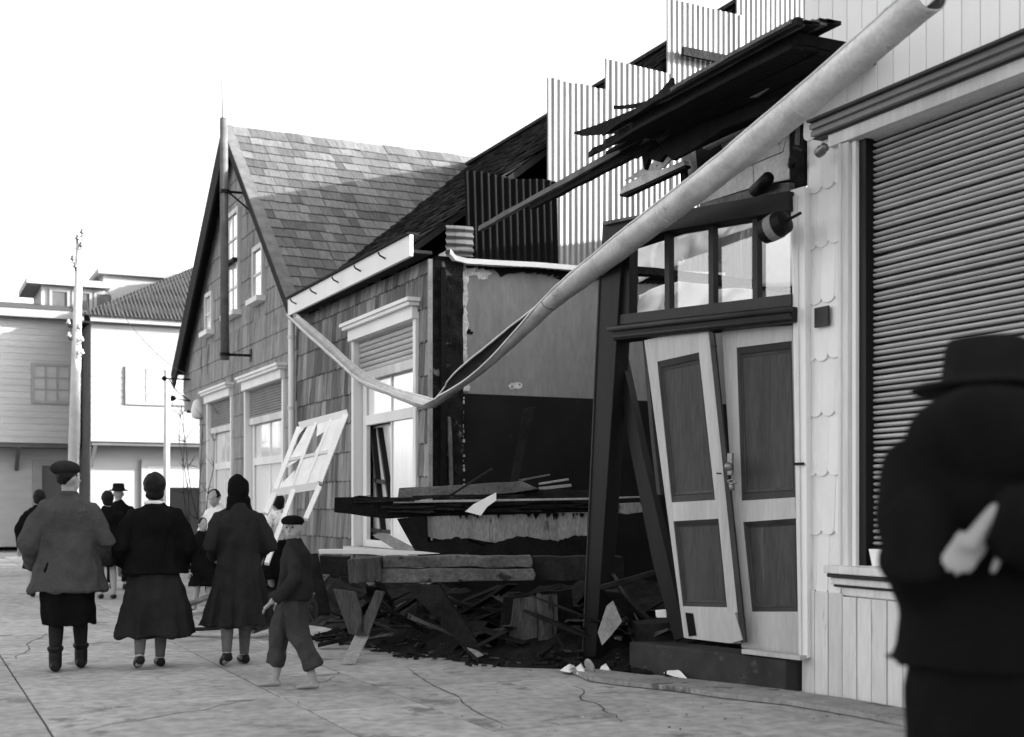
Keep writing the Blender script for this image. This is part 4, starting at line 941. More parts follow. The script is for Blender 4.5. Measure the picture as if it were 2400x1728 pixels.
prsm('fallen_board', 'plank_pale', [(872, 1254), (905, 1250), (986, 1292), (935, 1294)], 12.5, .03, 'pale knotted board slanting down onto the heavy beam', 'board', bev=.003)
prsm('heavy_beam', 'old_beam', [(892, 1334), (1050, 1333), (1250, 1334), (1256, 1348), (1252, 1361), (1200, 1362), (1000, 1366), (892, 1367)], 11.55, .3, 'heavy weathered timber beam lying across the debris front', 'beam', 11.25, bev=.012, jit=.005)
prsm('split_beam', 'old_beam', [(896, 1304), (960, 1306), (1050, 1302), (1130, 1305), (1244, 1303), (1250, 1318), (1246, 1331), (1050, 1330), (897, 1332)], 11.62, .28, 'split stained timber lying on top of the heavy beam', 'beam', 11.32, bev=.01, jit=.008)
prsm('charred_beam', 'plank_dark', [(1248, 1305), (1462, 1306), (1462, 1360), (1254, 1361)], 11.5, .3, 'burnt black length of beam continuing behind the leaning post', 'beam', 11.25, jit=.006)
prsm('beam_block', 'plank_mid', [(814, 1312), (890, 1306), (894, 1364), (818, 1368)], 11.5, .35, 'sawn square block at the left end of heavy beam', 'block', bev=.01, jit=.004)
prsm('beam_stub', 'plank_dark', [(748, 1302), (812, 1306), (812, 1350), (790, 1352), (752, 1342)], 11.9, .3, 'dark timber stub left of the square block', 'beam', jit=.006)
prsm('strut', 'plank_mid', [(780, 1381), (832, 1388), (846, 1430), (852, 1490), (818, 1487)], 11.35, .06, 'rough left strut propping the heavy beam', 'strut', jit=.004)
prsm('strut', 'plank_mid', [(880, 1384), (902, 1388), (864, 1490), (834, 1490)], 11.3, .05, 'rough right strut of the V under the beam', 'strut', jit=.003)
fp = [atD(832, 1488, 11.35), atD(866, 1488, 11.35), atZ(834, 1556, .012), atZ(798, 1557, .012)]
MB().prism(fp, FW*.03).build('pale_plank', 'plank_pale', None, 'short pale plank standing on the pavement below the struts', 'plank', bevel=.004)
prsm('dark_timber', 'plank_dark', [(945, 1372), (1030, 1372), (1084, 1452), (1136, 1532), (1107, 1545), (1060, 1490)], 11.4, .12, 'broad dark timber slanting down beneath the heavy beam', 'timber', jit=.004)
prsm('timber_tip', 'plank_pale', [(1094, 1518), (1120, 1526), (1134, 1536), (1110, 1546)], 11.2, .04, 'pale split tip at the foot of the slanting timber', 'timber')
prsm('barrel_stave', 'plank_mid', [(1204, 1404), (1254, 1398), (1262, 1440), (1258, 1522), (1190, 1514)], 11.5, .05, 'grey upright board under beam, left of a close pair', 'board', jit=.003)
prsm('barrel_stave', 'plank_mid', [(1262, 1396), (1306, 1393), (1308, 1450), (1300, 1528), (1262, 1524)], 11.45, .05, 'grey upright board under beam, right of a close pair', 'board', jit=.003)
prsm('charred_door', 'plank_dark', [(1180, 1400), (1340, 1380), (1350, 1530), (1165, 1520)], 11.7, .1, 'dark flat board behind the pair of upright boards', 'board', jit=.01)
prsm('pale_sheet', 'plank_pale', [(1422, 1420), (1437, 1408), (1458, 1457), (1432, 1490), (1411, 1513), (1401, 1483)], 10.7, .01, 'pale pointed sheet lying right of the leaning dark post', 'sheet', bev=0)
prsm('dark_plank', 'plank_dark', [(1408, 1372), (1536, 1336), (1546, 1346), (1470, 1368), (1410, 1384)], 10.9, .08, 'dark plank slanting behind the pale pointed sheet', 'plank', jit=.003)
prsm('small_block', 'paper', [(1538, 1432), (1562, 1430), (1563, 1448), (1540, 1448)], 10.6, .08, 'small white block wedged below the fallen dark jamb', 'block', bev=.004)
prsm('dark_tub', 'plank_dark', [(1490, 1462), (1580, 1458), (1576, 1572), (1520, 1566), (1502, 1530)], 10.75, .4, 'dark battered tub beside the concrete step', 'tub', jit=.006)
prsm('leaning_dado_board', 'plank_dark', [(1226, 958), (1256, 953), (1240, 1010), (1214, 1132), (1196, 1132)], 14.6, .03, 'grey narrow board leaning against the dark dado', 'board', jit=.003)
MB().lathe(atZ(1382, 1562, .08), [(.02, -.012), (.062, -.01), (.066, 0), (.062, .01), (.02, .012)], 20, Matrix.Rotation(R(70), 3, 'Y')).build('tin_lid', 'plank_pale', None, 'pale round tin lid standing on edge at the debris foot', 'lid', smooth=False)
def scrap(pts, label, m='paper'):
    v = [atZ(x, y, .02) for x, y in pts]; c = sum(v, Vector())/len(v); b = MB(); n = len(v); top = c+Vector((0, 0, .05))
    mid = [p.lerp(c, .45)+Vector((random.uniform(-.01, .01), 0, random.uniform(.015, .05))) for p in v]
    b.add(v+mid+[top], [(i, (i+1) % n, n+(i+1) % n, n+i) for i in range(n)]+[(n+i, n+(i+1) % n, 2*n) for i in range(n)]+[tuple(range(n-1, -1, -1))])
    b.build('crumpled_paper', m, None, label, 'paper', 'white scraps at the debris foot', smooth=False)
scrap([(1312, 1572), (1340, 1564), (1352, 1568), (1336, 1577)], 'white crumpled scrap, leftmost at the foot of the debris')
scrap([(1346, 1570), (1362, 1562), (1377, 1572), (1374, 1582), (1352, 1580)], 'white crumpled scrap just below the tin lid')
scrap([(1402, 1574), (1418, 1564), (1432, 1572), (1430, 1578)], 'small white scrap just right of the tin lid')
scrap([(1544, 1568), (1566, 1560), (1590, 1574), (1612, 1592), (1580, 1586), (1556, 1578)], 'large white crumpled scrap in front of the concrete step')

# rubble mound under and around the wreckage
mound = MB(); vs = []; fs = []; nx, ny = 70, 44
fl = [(690, 1500), (760, 1508), (860, 1530), (1000, 1546), (1150, 1562), (1350, 1568), (1480, 1582), (1580, 1580)]
fw_ = [atZ(x, y, 0) for x, y in fl]
def edge_pt(t):
    f_ = t*(len(fw_)-1); i = min(int(f_), len(fw_)-2); return fw_[i].lerp(fw_[i+1], f_-i)
for j in range(ny+1):
    for i in range(nx+1):
        e = edge_pt(i/nx); back = Vector((10.5, e.y+1.5*(1-i/nx)+1.2, 0)); u = j/ny; p = e.lerp(back, u)
        h_ = min(1, u*4)**.7*(.28+.3*noise.noise(p*1.3))+.10*noise.noise(p*4)+.06*noise.noise(p*11)
        p.z = max(-.02, h_*min(1, u*9)*(1 if 0 < i < nx else .2)-.005); vs.append(p)
for j in range(ny):
    for i in range(nx): q = j*(nx+1)+i; fs.append((q, q+1, q+nx+2, q+nx+1))
tag(mound.add(vs, fs).build('rubble_mound', 'rubble', None), 'dark earth and broken rubble heaped under the fallen beams', 'rubble', None, 'stuff')
bits = MB()
for i in range(230):
    t = random.random(); e = edge_pt(t); u = random.random()**1.3*1.7-.1; p = e+Vector((u, random.uniform(-.2, .3), 0)); p.z = max(.0, .12*u)
    d = Vector((random.uniform(-1, 1), random.uniform(-1, 1), random.uniform(-.15, .3))).normalized(); L_ = random.uniform(.03, .22)*(.35 if u < 0 else 1)
    bits.beam(p+Vector((0, 0, .015)), p+d*L_+Vector((0, 0, .02)), random.uniform(.015, .06), random.uniform(.008, .03))
for i in range(90):
    t = random.random(); e = edge_pt(t); u = random.uniform(.15, 2.2); p = e+Vector((u, random.uniform(-.2, .4), 0)); p.z = .1+.12*min(u, 1)+random.uniform(0, .15)
    d = Vector((random.uniform(-1, 1), random.uniform(-1, 1), random.uniform(-.25, .45))).normalized()
    bits.beam(p, p+d*random.uniform(.3, .9), random.uniform(.05, .14), random.uniform(.012, .035), seg=3, jit=.008)
bits.build('rubble_chips', 'plank_dark', None, 'small dark splinters and chips scattered at the debris foot', 'rubble', None, 'stuff')
bits = MB()
for i in range(90):
    t = random.random(); e = edge_pt(t); u = random.random()*1.4-.05; p = e+Vector((u, random.uniform(-.2, .3), 0)); p.z = max(.0, .13*u)+.02
    d = Vector((random.uniform(-1, 1), random.uniform(-1, 1), random.uniform(-.1, .4))).normalized()
    bits.beam(p, p+d*random.uniform(.03, .12), random.uniform(.015, .05), random.uniform(.006, .02))
for i in range(34):
    t = random.random(); e = edge_pt(t); u = random.uniform(.1, 1.2); p = e+Vector((u, random.uniform(-.2, .4), 0)); p.z = .1+.15*min(u, 1)+random.uniform(0, .12)
    d = Vector((random.uniform(-1, 1), random.uniform(-1, 1), random.uniform(-.3, .6))).normalized()
    bits.beam(p, p+d*random.uniform(.2, .7), random.uniform(.04, .11), random.uniform(.01, .03), seg=4, jit=.01)
bits.build('pale_chips', 'plank_mid', None, 'small pale splinters scattered through the dark rubble', 'rubble', None, 'stuff')
# long planks in the rubble between the walkers
for k, (x0, y0, x1, y1, d0, d1, m_, lb) in enumerate(((430, 1420, 520, 1390, 15, 15.6, 'plank_grey', 'grey plank in the rubble behind the woman in the long skirt'), (420, 1478, 660, 1462, 13.6, 13.2, 'plank_dark', 'long dark plank low in the rubble behind the coated woman'), (440, 1440, 510, 1425, 14.2, 14.6, 'plank_pale', 'pale plank end in the rubble between the two women'), (585, 1480, 660, 1455, 13.3, 13.8, 'plank_grey', 'grey plank in the rubble behind the boy'), (720, 1400, 760, 1350, 12.2, 12.6, 'plank_grey', 'short grey plank standing right of the boy'), (730, 1300, 760, 1440, 12.4, 12.2, 'plank_dark', 'dark upright stub right of the boy'))):
    MB().beam(atD(x0, y0, d0), atD(x1, y1, d1), .13, .035, seg=5, jit=.006).build('plank', m_, None, lb, 'plank')
mnd = MB(); vs = []; fs = []; nx, ny = 40, 14
for j in range(ny+1):
    for i in range(nx+1):
        y = 10.8+7.5*i/nx; u = j/ny; x = 4.35-.1*i/nx*3+.25*noise.noise(Vector((y*.9, 0, 3)))+u*(6.0-4.2)
        p = Vector((x, y, 0)); h_ = min(1, u*3)*(.3+.25*noise.noise(p*1.6))+.12*noise.noise(p*5); p.z = max(-.02, h_*min(1, u*7)); vs.append(p)
for j in range(ny):
    for i in range(nx): q = j*(nx+1)+i; fs.append((q, q+1, q+nx+2, q+nx+1))
mnd.add(vs, fs).build('rubble_bank', 'rubble', None, 'low dark bank of rubble along the foot of the shingled shop', 'rubble', None, 'stuff')
# second cracked line of dirt against the kerb of the doorway is given by the cement strip

# bare twigs at the corner
tw = MB(); c0 = atX(462, 1340, 5.7)
for k in range(5):
    a = c0+Vector((random.uniform(-.1, .1), random.uniform(-.15, .15), -.0)); a.z = 0; pts = [a]; d = Vector((random.uniform(-.15, .1), random.uniform(-.15, .15), 1))
    for s_ in range(6): pts.append(pts[-1]+d.normalized()*.55+Vector((random.uniform(-.08, .08), random.uniform(-.08, .08), 0)))
    tw.tube(pts, [.016*(1-i/8) for i in range(len(pts))], 5)
    for q in pts[2:]:
        for r_ in range(2): e = Vector((random.uniform(-1, .6), random.uniform(-1, 1), random.uniform(.1, .8))).normalized()*random.uniform(.2, .45); tw.tube([q, q+e*.6, q+e], [.007, .005, .003], 4)
tw.build('bare_shrub', 'twig', None, 'leafless twiggy shrub against the corner of the gabled house', 'shrub')

# unseen house added behind the ruin to keep the sun off its party wall
nb = thing('sun_block_house', (15, 12, 0), 'plain low house added behind the ruined shop to block the sun', 'house')
pbox('wall', 'grey_house', nb, 13.0, 19, 7.9, 14.9, 0, 5.9); MB().prism([(12.8, 7.8, 5.9), (12.8, 15.0, 5.9), (12.8, 11.4, 7.0)], (6.4, 0, 0)).build('roof', 'old_roof', nb)

# ================================================================== PEOPLE
def remeshed(b, vox, it=6):
    me = b.mesh('tmp', Vector((0, 0, 0))); o = bpy.data.objects.new('tmp', me); COL.objects.link(o)
    bm = bmesh.new(); bm.from_mesh(me); bmesh.ops.recalc_face_normals(bm, faces=bm.faces); bm.to_mesh(me); bm.free()
    r = o.modifiers.new('r', 'REMESH'); r.mode = 'VOXEL'; r.voxel_size = vox
    s_ = o.modifiers.new('s', 'SMOOTH'); s_.factor = .5; s_.iterations = it
    dg = bpy.context.evaluated_depsgraph_get(); ev = o.evaluated_get(dg); out = bpy.data.meshes.new_from_object(ev)
    bpy.data.objects.remove(o); out.polygons.foreach_set('use_smooth', [True]*len(out.polygons)); return out
def rings_loft(b, rows, n=40):
    rs = []
    for row in rows:
        z, cx, cy, rx, ry = row[:5]; amp, nf, ph = row[5:8] if len(row) > 5 else (0, 1, 0); r = []
        for k in range(n):
            t = 2*math.pi*k/n; c, s_ = math.cos(t), math.sin(t); e = 2/2.4
            f = 1+amp*math.sin(nf*t+ph)+amp*.6*math.sin((nf*1.7+1)//1*t+ph*2.3)
            r.append(Vector((cx+rx*f*math.copysign(abs(c)**e, c), cy+ry*f*math.copysign(abs(s_)**e, s_), z)))
        rs.append(r)
    b.rings(rs)
def hand(b, w, d, side, sc=1.0, curl=.5):
    d = Vector(d).normalized(); ax = Vector((1, 0, 0)) if abs(d.x) < .8 else Vector((0, 1, 0)); n = d.cross(ax).normalized(); sd = n.cross(d).normalized()
    w = Vector(w); b.tube([w-d*.02, w+d*.03*sc, w+d*.085*sc], [.024*sc, .034*sc, .034*sc], 10, flat=.55)
    for i, L_ in enumerate((.062, .072, .068, .052)):
        o = w+d*.08*sc+sd*(i-1.5)*.018*sc; k1 = o+(d*.9+n*curl*.4)*L_*.5*sc; k2 = k1+(d*.6+n*curl*1.2).normalized()*L_*.5*sc
        b.tube([o-d*.02, k1, k2], [.0095*sc, .009*sc, .0075*sc], 8)
    o = w+d*.03*sc+sd*side*-.03*sc; b.tube([o, o+(d*.6-sd*side*.8)*.035*sc, o+(d*1.3-sd*side*.7)*.055*sc], [.012*sc, .011*sc, .009*sc], 8)
PAIRS = dict(shoes='shoe', boots='boot', boot_cuff='boot_cuff', stockings='stocking')
CLOTH = ('coat', 'jacket', 'overcoat', 'skirt', 'trousers', 'shirt', 'blouse')
def person(px, fy, H, face, label, spec, vox=.012, z0=0.0, name='person', headyaw=0.0, base=None):
    """face: world direction the body faces. spec: dict of garment functions working in local metres for a 1.7 m figure (x right, y forward)"""
    base = base or atZ(px, fy, z0); f = Vector((face[0], face[1], 0)).normalized(); r = Vector((f.y, -f.x, 0)); sc = H/1.7
    root = thing(name, base, label, 'person')
    mw = Matrix(((r.x*sc, f.x*sc, 0, 0), (r.y*sc, f.y*sc, 0, 0), (0, 0, sc, 0), (0, 0, 0, 1)))
    def fin(b, nm, m, v=vox, it=6, raw=False):
        me = b.mesh(nm, Vector((0, 0, 0)), True) if raw else remeshed(b, v, it)
        if nm in CLOTH or nm in ('hair', 'headscarf'):
            me.update(); amp = .009 if nm == 'hair' else S_.get('fold', .034); sd_ = random.uniform(0, 50); fr_ = 24 if nm == 'hair' else 7
            for v_, nn in zip(me.vertices, [x.vector.copy() for x in me.vertex_normals]):
                c = v_.co; k_ = noise.noise(Vector((c.x*fr_+sd_, c.y*fr_, c.z*(fr_ if nm == 'hair' else 1.5))))+.45*noise.noise(Vector((c.x*15, c.y*15+sd_, c.z*9)))
                v_.co = c+nn*amp*k_
        me.transform(mw); me.name = nm; return link(nm, me, m, root)
    S_ = spec
    lf, rf = S_.get('feet', ((-.1, .05, .0), (.1, -.1, 0.0))); lh, rh = S_.get('hands', ((-.3, .05, .78), (.3, .05, .78))); lel, rel = S_.get('elbows', ((-.31, -.05, 1.08), (.31, -.05, 1.08)))
    hd = Vector(S_.get('head', (0, .02, 1.585))); hy = headyaw
    HM = Matrix.Rotation(hy, 3, 'Z')
    # body: one continuous surface
    b = MB()
    rings_loft(b, [(.82, 0, 0, .15, .1), (.95, 0, 0, .165, .115), (1.05, 0, 0, .14, .1), (1.2, 0, 0, .15, .1), (1.32, 0, 0, .14, .085), (1.4, 0, 0, .08, .06)], 24)
    nb_ = Vector((0, 0, 1.38)); b.tube([nb_, (nb_+hd)/2+Vector((0, 0, -.01)), hd], [.06, .055, .055], 12)
    b.ball(hd+Vector((0, 0, .015)), (.076, .095, .105), 18, 14)
    b.ball(hd+HM @ Vector((0, .035, -.05)), (.058, .06, .07), 14, 10)
    b.tube([hd+HM @ Vector((0, .085, .02)), hd+HM @ Vector((0, .112, -.02)), hd+HM @ Vector((0, .09, -.028))], [.01, .016, .014], 8)
    for s_ in (-1, 1): b.ball(hd+HM @ Vector((s_*.078, -.005, -.005)), (.012, .025, .034), 8, 6); b.ball(hd+HM @ Vector((s_*.03, .078, .03)), (.022, .014, .008), 8, 6)
    b.tube([hd+HM @ Vector((-.022, .085, -.058)), hd+HM @ Vector((0, .095, -.058)), hd+HM @ Vector((.022, .085, -.058))], [.008, .011, .008], 8)
    for s_, el_, ha in ((-1, lel, lh), (1, rel, rh)):
        sh = Vector((s_*.145, 0, 1.315)); el_ = Vector(el_); ha = Vector(ha)
        b.tube([sh, sh.lerp(el_, .5), el_, el_.lerp(ha, .5), ha], [.042, .046, .042, .04, .028], 12); hand(b, ha, curl=S_.get('curl', .5), d=Vector(S_.get('handdir', (None, None))[(s_+1)//2] or (ha-el_)), side=-s_ if S_.get('flip') else s_)
    for s_, ft in ((-1, lf), (1, rf)):
        hp = Vector((s_*.085, 0, .86)); an = Vector((ft[0], ft[1], ft[2]+.08)); kn = hp.lerp(an, .5)+Vector((0, .05, .01))
        if len(ft) > 3: kn = kn+Vector((0, ft[3], 0))
        b.tube([hp, hp.lerp(kn, .5), kn, kn.lerp(an, .35)+Vector((0, -.015, 0)), an, an+Vector((0, 0, -.05))], [.085, .075, .052, .056, .036, .034], 12)
        td = Vector((S_.get('toe', (0, 1))[0], S_.get('toe', (0, 1))[1], 0)).normalized(); tl = -.35 if ft[2] > .04 else -.02
        b.tube([an+td*-.05+Vector((0, 0, -.045)), an+td*.06+Vector((0, 0, -.045+tl*.1)), an+td*.17+Vector((0, 0, -.06+tl*.1))], [.032, .038, .026], 10, flat=.8)
    bo = fin(b, 'body', S_.get('skin', 'skin'), min(vox, .011), 3)
    if S_.get('eyes'):
        for s_ in (-1, 1):
            b = MB(); b.ball(hd+HM @ Vector((s_*.031, .083, .016)), (.015, .009, .008), 8, 6); fin(b, 'eye', 'hair', raw=True)
        b = MB(); b.ball(hd+HM @ Vector((0, .095, -.058)), (.018, .007, .004), 8, 6); fin(b, 'mouth', 'hair', raw=True)
    J = dict(lf=Vector(lf[:3]), rf=Vector(rf[:3]), lh=Vector(lh), rh=Vector(rh), lel=Vector(lel), rel=Vector(rel), hd=hd, HM=HM, toe=S_.get('toe', (0, 1)))
    for nm, m, fn, v in S_['wear']:
        if nm in PAIRS:
            for s_, ft in ((-1, J['lf']), (1, J['rf'])): b = MB(); J['feet'] = [ft]; J['side'] = s_; fn(b, J); fin(b, PAIRS[nm], m, v or vox, 5)
        else: b = MB(); fn(b, J); fin(b, nm, m, v or vox, 5, raw=(v == 0))
    return root
def sleeves(b, J, r0=.08, r1=.065, short=.9):
    for s_, e_, h_ in ((-1, J['lel'], J['lh']), (1, J['rel'], J['rh'])):
        sh = Vector((s_*.17, 0, 1.335)); hh = e_.lerp(h_, short); b.tube([sh+Vector((-s_*.07, 0, .015)), sh, sh.lerp(e_, .35), sh.lerp(e_, .75), e_, e_.lerp(hh, .5), hh], [r0*.7, r0*.82, r0*.86, r0*.84, r0*.86, r1*1.0, r1], 14)
def shoes(h=.1, r=.05):
    def fn(b, J):
        td = Vector((J['toe'][0], J['toe'][1], 0)).normalized()
        for ft in J['feet']:
            up = ft.z > .04; a = Vector((ft.x, ft.y, ft.z)); tip = -.06 if up else 0
            b.tube([a+td*-.075+Vector((0, 0, .04)), a+Vector((0, 0, .045)), a+td*.09+Vector((0, 0, .04+tip*.6)), a+td*.19+Vector((0, 0, .03+tip))], [.04, .048, .048, .028], 12, flat=.85)
            b.tube([a+Vector((0, -.01, .04)), a+Vector((0, -.01, h))], [r*.95, r], 12)
    return fn
def skirt(z0, z1, r0, r1, amp=.05, nf=9, dy=0, ry=.8):
    def fn(b, J):
        rows = []
        for i in range(9): t = i/8; z = z0+(z1-z0)*t; rr = r0+(r1-r0)*t**.8; rows.append((z, 0, dy*t, rr, rr*ry, amp*t, nf, .7))
        rings_loft(b, rows[::-1], 72)
    return fn
def coat(z_hem, r_hem, waist=.17, sh=.205, amp=.05, nf=8, sl=(.08, .065), ry=.72, back=0):
    def fn(b, J):
        rows = []
        for i in range(9): t = i/8; rows.append((z_hem+(1.02-z_hem)*t, 0, back*(1-t), r_hem+(waist-r_hem)*t**.85, (r_hem+(waist-r_hem)*t**.85)*ry, amp*(1-t), nf, .4))
        rows += [(1.15, 0, -.005, (waist+sh)/2, .135), (1.26, 0, -.015, sh*.95, .14), (1.33, 0, -.015, sh*.93, .13), (1.385, 0, -.01, sh*.74, .11), (1.425, 0, -.005, sh*.48, .085), (1.45, 0, 0, .082, .075), (1.475, 0, .0, .075, .07)]
        rings_loft(b, rows, 72); sleeves(b, J, *sl)
    return fn
def jacket(z_hem, r_hem, waist=.18, sh=.2, sl=(.078, .06)): return coat(z_hem, r_hem, waist, sh, .03, 5, sl)
def hair(b, J):
    h = J['hd']; b.ball(h+J['HM'] @ Vector((0, -.018, .03)), (.088, .1, .1), 16, 12)
def bighair(b, J):
    h = J['hd']; b.ball(h+Vector((0, -.02, .03)), (.1, .11, .115), 16, 12); b.ball(h+Vector((0, -.05, -.05)), (.085, .06, .06), 12, 8)
def beret(b, J):
    h = J['hd']; M3 = J['HM']; b.ball(h+M3 @ Vector((-.015, -.02, .085)), (.122, .132, .066), 20, 12); b.tube([h+Vector((0, 0, .05)), h+Vector((0, 0, .08))], [.09, .1], 18)
def scarf(b, J):
    h = J['hd']; b.ball(h+Vector((0, -.015, .02)), (.105, .115, .13), 18, 14); b.ball(h+Vector((0, -.03, -.09)), (.11, .09, .07), 16, 10); b.tube([h+Vector((0, -.02, -.08)), h+Vector((0, -.05, -.2))], [.1, .13], 14, flat=.7)
def fedora(tilt=0.0):
    def fn(b, J):
        h = J['hd']+Vector((0, -.01, .06)); m3 = Matrix.Rotation(tilt, 3, 'X')
        b.lathe(h, [(.02, -.01), (.1, -.008), (.165, .0), (.17, .012), (.165, .016), (.11, .012), (.1, .03), (.093, .1), (.08, .125), (.03, .118), (.0, .11)], 32, m3)
    return fn
def cap(b, J):
    h = J['hd']; M3 = J['HM']; b.ball(h+M3 @ Vector((0, -.01, .075)), (.105, .118, .06), 18, 12); b.tube([h+M3 @ Vector((-.05, .09, .055)), h+M3 @ Vector((0, .135, .05)), h+M3 @ Vector((.05, .09, .055))], [.02, .026, .02], 8, flat=.4)
def trousers(r0=.1, r1=.1, cut=.12):
    def fn(b, J):
        rings_loft(b, [(.76, 0, 0, .16, .13), (.86, 0, 0, .19, .15), (.97, 0, 0, .195, .155), (1.06, 0, 0, .18, .14)], 28)
        for s_, ft in ((-1, J['lf']), (1, J['rf'])):
            hp = Vector((s_*.085, 0, .88)); an = ft+Vector((0, 0, cut)); kn = hp.lerp(an, .5)+Vector((0, .05, 0))
            b.tube([hp, hp.lerp(kn, .5), kn, kn.lerp(an, .5), an], [.115, .11, r0, r1, r1*1.02], 16)
    return fn
def stockings(b, J):
    for ft in J['feet']:
        s_ = J['side']; hp = Vector((s_*.085, 0, .86)); an = ft+Vector((0, 0, .08)); kn = hp.lerp(an, .5)+Vector((0, .05, .01))
        b.tube([kn, kn.lerp(an, .35)+Vector((0, -.015, 0)), an], [.058, .062, .042], 14)
def collar(b, J): b.tube([(0, -.0, 1.44), (0, 0, 1.485)], [.085, .078], 18)
def bootcuff(b, J):
    for ft in J['feet']:
        b.tube([ft+Vector((0, -.01, .05)), ft+Vector((0, -.01, .12)), ft+Vector((0, -.01, .2))], [.054, .05, .056], 14); b.tube([ft+Vector((0, -.01, .18)), ft+Vector((0, -.01, .215))], [.068, .068], 14)
away = (-.06, 1); 
person(160, 1572, 1.72, (.12, 1), 'person in beret and wide grey coat walking away, leftmost in front', dict(feet=((-.1, -.04, 0), (.1, .16, .0)), hands=((-.27, .14, .85), (.27, .2, .88)), elbows=((-.31, -.06, 1.07), (.31, -.05, 1.07)), wear=[
    ('stockings', 'skirt_dark', stockings, .01),
    ('coat', 'coat_grey', coat(.66, .295, .225, .225, .05, 6, (.09, .07)), 0.011), ('skirt', 'coat_black', skirt(.9, .38, .2, .205, .05, 6), .012), ('beret', 'coat_dark', beret, .01), ('boots', 'leather', shoes(.16, .055), .01), ('boot_cuff', 'leather', bootcuff, .012), ('collar', 'coat_grey', collar, .01), ('hair', 'hair', hair, .012)]), .011, headyaw=R(-55))
person(362, 1563, 1.64, (.05, 1), 'person in black jacket with pale collar and long dark skirt', dict(feet=((-.15, -.2, .05), (.05, .02, 0)), hands=((-.27, .16, .9), (.25, .2, .92)), elbows=((-.3, -.04, 1.08), (.3, -.05, 1.06)), wear=[
    ('jacket', 'coat_black', jacket(.83, .3, .225, .225, (.1, .075)), .011), ('skirt', 'skirt_dark', skirt(.98, .28, .17, .345, .06, 9), .012), ('collar', 'shirt', lambda b, J: b.tube([(0, 0, 1.44), (0, .0, 1.475)], [.1, .09], 18), .01), ('hair', 'hair', bighair, .011), ('shoes', 'leather', shoes(.07, .04), .01), ('stockings', 'stocking', stockings, .01)]), .011)
person(560, 1557, 1.62, (.0, 1), 'person in dark pleated long coat and black headscarf walking away', dict(feet=((-.15, -.17, .05), (.06, .05, 0)), hands=((-.17, .2, .98), (.17, .2, .98)), elbows=((-.275, -.03, 1.09), (.275, -.04, 1.09)), wear=[
    ('coat', 'coat_dark', coat(.36, .315, .185, .215, .13, 11, (.09, .07)), .010), ('headscarf', 'coat_black', scarf, .011), ('shoes', 'leather', shoes(.08, .045), .01), ('stockings', 'stocking', stockings, .01)]), .011)
person(690, 1612, 1.30, (-.93, .38), 'boy in dark cap, jacket and loose trousers looking back at the camera', dict(eyes=True, feet=((-.1, -.2, .0), (.1, .2, 0)), hands=((-.24, .2, .86), (.25, .16, .86)), elbows=((-.3, -.05, 1.1), (.3, -.05, 1.1)), head=(0, .02, 1.575), wear=[
    ('jacket', 'coat_dark', jacket(.88, .235, .225, .23, (.09, .075)), .011), ('trousers', 'trouser', trousers(.115, .1, .22), .011), ('cap', 'coat_black', cap, .009), ('hair', 'hair', lambda b, J: b.ball(J['hd']+J['HM'] @ Vector((0, -.03, .01)), (.084, .085, .09), 14, 10), .01)]), .009, headyaw=R(78))
person(278, 1382, 1.68, (.05, 1), 'person in dark suit and brimmed hat further up the pavement', dict(hands=((-.3, .0, .8), (.28, .1, .8)), wear=[
    ('overcoat', 'coat_black', coat(.55, .25, .2, .22, .03, 5, (.09, .07)), .018), ('trousers', 'coat_black', trousers(.09, .085), .018), ('hat', 'felt', fedora(.05), .014), ('shoes', 'leather', shoes(), .016)]), .016)
person(252, 1404, 1.58, (.0, 1), 'person in dark knee length coat with bare calves beside hatted figure', dict(feet=((-.09, .06, 0), (.09, -.04, .0)), wear=[
    ('coat', 'coat_black', coat(.52, .25, .18, .2, .04, 6), .018), ('hair', 'hair', bighair, .016), ('shoes', 'leather', shoes(.07), .016)]), .016)
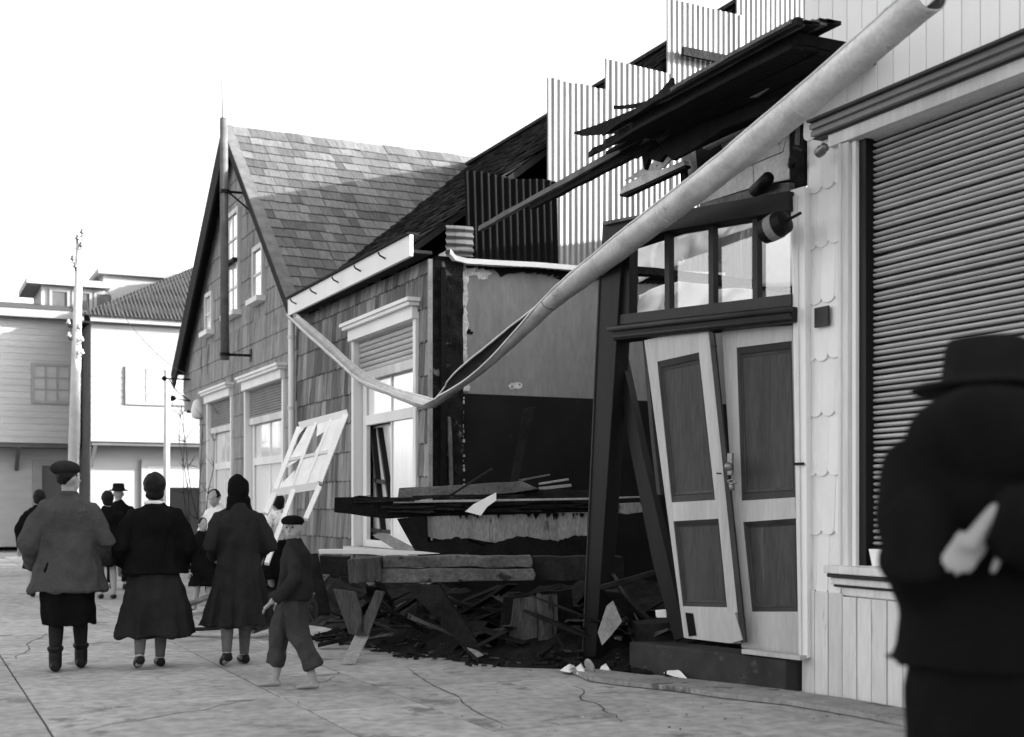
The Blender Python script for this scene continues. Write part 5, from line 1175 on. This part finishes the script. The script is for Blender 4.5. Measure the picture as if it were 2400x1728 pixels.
person(508, 1420, 1.62, (-.6, -.5), 'dark haired person bowing head beside the shop windows', dict(head=(0, .06, 1.56), wear=[
    ('shirt', 'shirt', jacket(.85, .2, .18, .19), .016), ('trousers', 'coat_black', trousers(), .018), ('hair', 'hair', hair, .012), ('shoes', 'leather', shoes(), .016)]), .014, headyaw=R(20))
person(652, 1415, 1.52, (-.5, .9), 'person in pale printed blouse behind the leaning sash', dict(wear=[
    ('blouse', 'print_cloth', jacket(.9, .2, .16, .19), .014), ('skirt', 'coat_black', skirt(1.0, .4, .19, .28), .018), ('hair', 'hair', bighair, .012), ('shoes', 'leather', shoes(), .016)]), .014)
person(474, 1440, 1.22, (.3, -1), 'dark clothed child between the two walking women', dict(wear=[
    ('coat', 'coat_black', coat(.5, .24, .18, .2), .018), ('hair', 'hair', hair, .014), ('shoes', 'leather', shoes(), .016)]), .014)
person(92, 1400, 1.6, (.1, 1), 'dark coated person mostly hidden behind the grey coat at left', dict(wear=[
    ('coat', 'coat_black', coat(.45, .25, .2, .21), .02), ('hair', 'hair', bighair, .016), ('shoes', 'leather', shoes(), .018)]), .018)
# near man at the right edge
nm_base = atD(2340, 1185, 3.05); nm_base.z = 0
def hunched(b, J):
    coat(.92, .238, .215, .235, .03, 5, (.105, .085))(b, J)
    b.tube([J['rel'], J['rel'].lerp(J['rh'], .6), J['rh']+Vector((.0, 0, .0))], [.1, .08, .066], 14)
    b.ball((0, -.04, 1.40), (.2, .15, .13), 20, 12); b.tube([(0, .02, 1.4), (0, .06, 1.5)], [.12, .1], 18)
person(0, 0, 1.85, (.55, .83), 'person in black jacket and brimmed hat close by at right edge', dict(
    feet=((-.055, .08, 0), (.06, -.06, .0)), head=(0, .12, 1.465), hands=((-.1, .12, 1.02), (-.065, -.23, 1.25)), flip=True, elbows=((-.2, -.16, 1.17), (.26, -.2, 1.12)), handdir=(None, (-.55, 0, -.8)), curl=.12, fold=.016, wear=[
    ('jacket', 'coat_black', hunched, .010), ('trousers', 'coat_black', trousers(.135, .12), .014), ('hat', 'felt', fedora(-.05), .008), ('shoes', 'leather', shoes(), .012)]), .009, base=nm_base)
